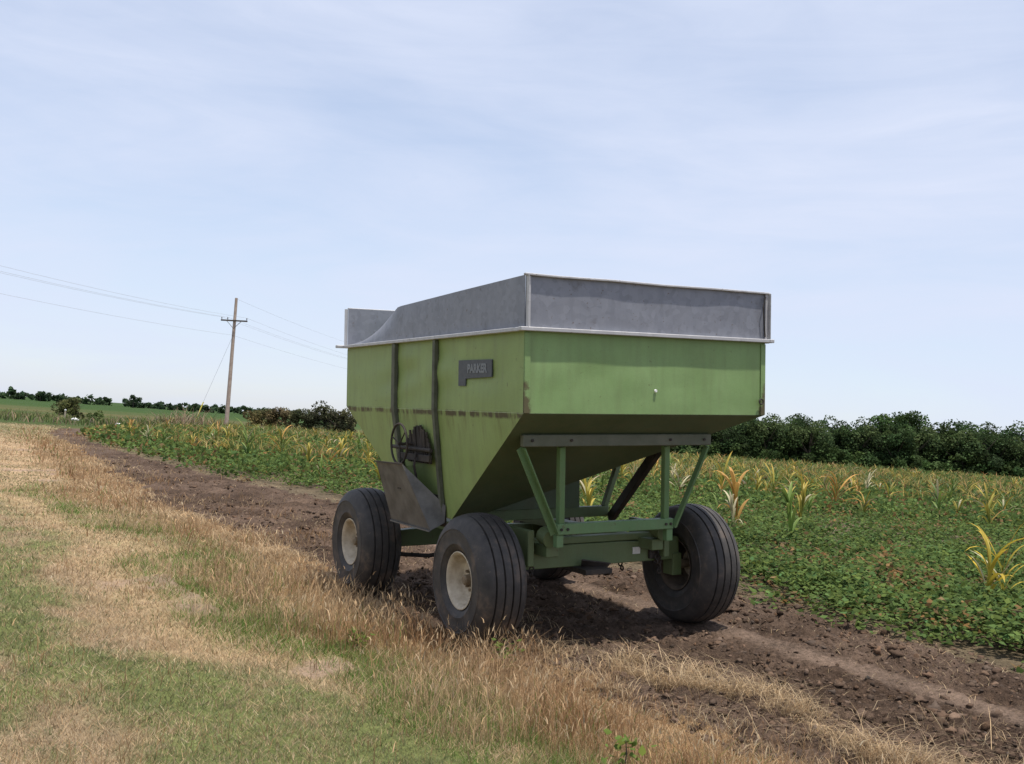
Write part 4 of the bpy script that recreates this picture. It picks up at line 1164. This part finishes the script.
while px < 1150:
    for rowi in (0, 1):
        d_ = 112 + rowi*5 + rg.uniform(-1.5, 1.5)
        x, y = bearing(px + rg.uniform(-5, 5) + rowi*9, d_)
        h = np.interp(px, [a for a, _ in TOPS], [b for _, b in TOPS]) * rg.uniform(.86, 1.06) * (1 if rowi == 0 else 1.06)
        k = idx % 6; s = h / 6.2
        args = ((x, y, -.05), rg.uniform(0, 6.28), (s*rg.uniform(.9, 1.15), s*rg.uniform(.9, 1.15), s))
        lb = LB if rowi == 0 else 'dark tree in the back row of the dense belt beyond the field'
        if k in used: copy_tree(protos[k], *args, lb, GB if rowi == 0 else 'back row trees of the belt beyond the field')
        else:
            used.add(k); protos[k].location, protos[k].rotation_euler, protos[k].scale = args[0], (0, 0, args[1]), args[2]
            protos[k]['label'] = lb; protos[k]['group'] = GB if rowi == 0 else 'back row trees of the belt beyond the field'
        idx += 1
    px += 17
for pxx, h, rx, lb in ((884, 7.4, 1.0, 'slender tall tree sticking up above the tree belt, left of the wide one'), (911, 7.6, 1.9, 'tallest wide crowned tree rising above the tree belt on the right')):
    t = make_tree('tall_tree', h, rx, (0.060, 0.100, 0.034), 400 + int(h*10), 2400, .26, .1, lb, None)
    x, y = bearing(pxx, 114); t.location = (x, y, 0)

# undergrowth at the foot of the belt
parts_ = []; rg = random.Random(31); pxp = 590
while pxp < 1160:
    x, y = bearing(pxp, 109.5 + rg.uniform(-1, 1.5)); hh = rg.uniform(1.2, 2.4)
    V, q, t, c = crown_np(rg.uniform(1.2, 2.0), 1.2, hh*.5, hh*.45, 420, .26, (0.058, 0.095, 0.034), rg, 8, .3)
    parts_.append((V + np.array([x, y, 0]), q, t, c)); pxp += rg.uniform(8, 14)
stuff('undergrowth', parts_, M_LEAF, 'dark shrubby undergrowth along the foot of the tree belt', 'undergrowth')

# bushes at the left
def bush(px, dist, h, rx, col, seed, label, nl=1800, leaf=.22, cat='bush', group=None):
    t = make_tree('bush', h, rx, tuple(c*f_ for c, f_ in zip(col, (2.1, 1.9, 1.8))), seed, int(nl*1.8), leaf*.8, -.2, label, group, cat, 18)
    x, y = bearing(px, dist); t.location = (x, y, gz(x, y)); return t
GBU = 'bushes behind the crops left of the wagon'
bush(266, 99, 2.3, 1.7, (0.075, 0.072, 0.036), 501, 'low olive brown bush at the left end of the bush group by the wagon', group=GBU)
bush(285, 99, 2.6, 1.5, (0.066, 0.062, 0.034), 502, 'ragged brownish bush, second from the left beside the wagon', 1400, group=GBU)
bush(308, 96, 2.75, 1.6, (0.040, 0.046, 0.026), 503, 'dark green bush in the middle of the bush group by the wagon', group=GBU)
bush(328, 95, 3.0, 1.7, (0.034, 0.042, 0.024), 504, 'tall dark bush right of the middle of the bush group by the wagon', 2200, group=GBU)
bush(345, 94, 2.9, 1.6, (0.036, 0.042, 0.024), 505, 'dark bush half hidden behind the rear of the wagon', group=GBU)
bush(76, 88, 2.1, 1.35, (0.044, 0.055, 0.024), 506, 'round dark green bush behind the short post at the far left', 1400, .2)
bush(101, 84, 1.05, .8, (0.050, 0.080, 0.028), 507, 'small green bush in the weeds at the far left', 800, .16)
bush(176, 86, .85, 1.1, (0.080, 0.090, 0.040), 508, 'low green weedy bush left of the utility pole', 800, .16)
# dry weeds round the pole foot and along the far side of the field
x, y, r = polar_pts(16000, 66, 104, -26, -6)
pxs = 512 + F_PX * x / y
w1 = np.exp(-((x - P0.x + 1.5)/3.2)**2 - ((y - 87)/4)**2)
w2 = np.exp(-((x + 27)/3.0)**2 - ((y - 80)/5)**2) * .9
w3 = .22 * (y > 70) * (x > -46)
k = RNG.random(len(x)) < np.maximum(np.maximum(w1, w2), w3); x, y, r = x[k], y[k], r[k]; n = len(x)
ww = np.exp(-((x - P0.x + 1.5)/3.2)**2 - ((y - 87)/4)**2)
col = np.where((RNG.random(n) < .25 + .7*ww)[:, None], jit((0.30, 0.215, 0.145), n), jit((0.11, 0.14, 0.045), n))
stuff('dry_weeds', [blades(np.stack([x, y, np.zeros(n)], 1), RNG.uniform(.3, .8, n) * (1 + 1.9*ww), np.full(n, .07), RNG.uniform(0, 6.28, n), RNG.uniform(0, .7, n), RNG.uniform(0, .6, n), col)],
      M_GRASS, 'dry tan weeds heaped round the foot of the utility pole', 'weeds')
# far tree line on the horizon
rg = random.Random(77)
parts_ = []
pxp = -60
while pxp < 620:
    d_ = rg.uniform(430, 520); hh = rg.uniform(2.0, 3.6) * (1.25 if pxp < 60 else 1)
    if not (112 < pxp < 126):
        x, y = bearing(pxp, d_)
        V, q, t, c = crown_np(rg.uniform(4, 7), 4, hh*.55, hh*.5, 150, 1.5, (0.050, 0.080, 0.040), rg, 7, .2)
        parts_.append((V + np.array([x, y, 0]), q, t, c))
    pxp += rg.uniform(5, 9)
stuff('distant_tree_line', parts_, M_LEAF, 'far dark tree line along the horizon on the left', 'tree line')
for pxx, h, rx, sd, lb in ((136, 5.6, 3.4, 601, 'lone rounded tree standing above the far horizon line'), (43, 4.6, 3.0, 602, 'small dark tree rising from the far left tree line'), (107, 4.2, 2.4, 603, 'small tree ending the far tree line left of the lone rounded tree'), (196, 3.6, 2.6, 604, 'small far tree on the horizon just left of the pole')):
    t = make_tree('far_tree', h, rx, (0.050, 0.080, 0.040), sd, 900, .65, .0, lb, None, lobes=10)
    x, y = bearing(pxx, 420); t.location = (x, y, 0)

# small things at the far left
M_POST = plain('old_wooden_post', (0.28, 0.23, 0.16), (0.40, 0.34, 0.25), .9, 6)
x, y = bearing(69, 82)
ps = empty('wooden_post', (x, y, 0)); tag(ps, 'short wooden post with a pale cap at the far left field edge', 'post')
MB().tube([(0, 0, -.1), (0, 0, .82)], [.075, .07], 8).build('shaft', M_POST, ps, smooth=True)
MB().lathe([(0, .085), (.08, .085), (.10, .0)], 8, (0, 0, .82), 'Z', False).build('cap', M_WHITE, ps)
def blob(px, dist, s, label, seed):
    x, y = bearing(px, dist); rg = np.random.default_rng(seed)
    v = iv2 * np.array(s) * (1 + rg.uniform(-.2, .2, (len(iv2), 1))); v[:, 2] = np.maximum(v[:, 2], -s[2]*.4) + s[2]*.4
    o = link('plastic_sack', np_mesh('plastic_sack', v, it2, None, True), M_WHITE); o.location = (x, y, gz(x, y) + .15); tag(o, label, 'sack', 'white sacks at the field edge')
blob(79, 80, (.28, .2, .16), 'white crumpled sack on the ground beside the short post', 1)
blob(123, 72, (.22, .2, .13), 'white crumpled sack further right, in the weeds before the field', 2)

# a few green weeds in the foreground verge
def weed(x, y, h, seed, label):
    rg = random.Random(seed)
    t = empty('weed', (x, y, gz(x, y))); tag(t, label, 'weed', 'green weeds in the dry verge')
    m = 46
    P = np.stack([RNG.normal(0, .05, m), RNG.normal(0, .05, m), RNG.uniform(.15, 1, m)*h], 1)
    c = leaves(P, np.full(m, .045)*RNG.uniform(.7, 1.4, m), jit((0.13, 0.18, 0.04), m))
    link('leaves', np_mesh('leaves', c[0], c[1], c[3]), M_LEAF, t)
    MB().tube([(0, 0, -.02), (.01, .01, h*.5), (0, .02, h*.95)], [.005, .004, .002], 5).build('stem', M_BARK, t)
weed(.08, 8.05, .26, 1, 'yellow green weed in front of the left front wheel')
weed(.75, 5.85, .20, 2, 'bright green weed in the dry grass at the bottom of the photo')
weed(-1.1, 8.6, .16, 3, 'low green weed in the verge left of the wagon')
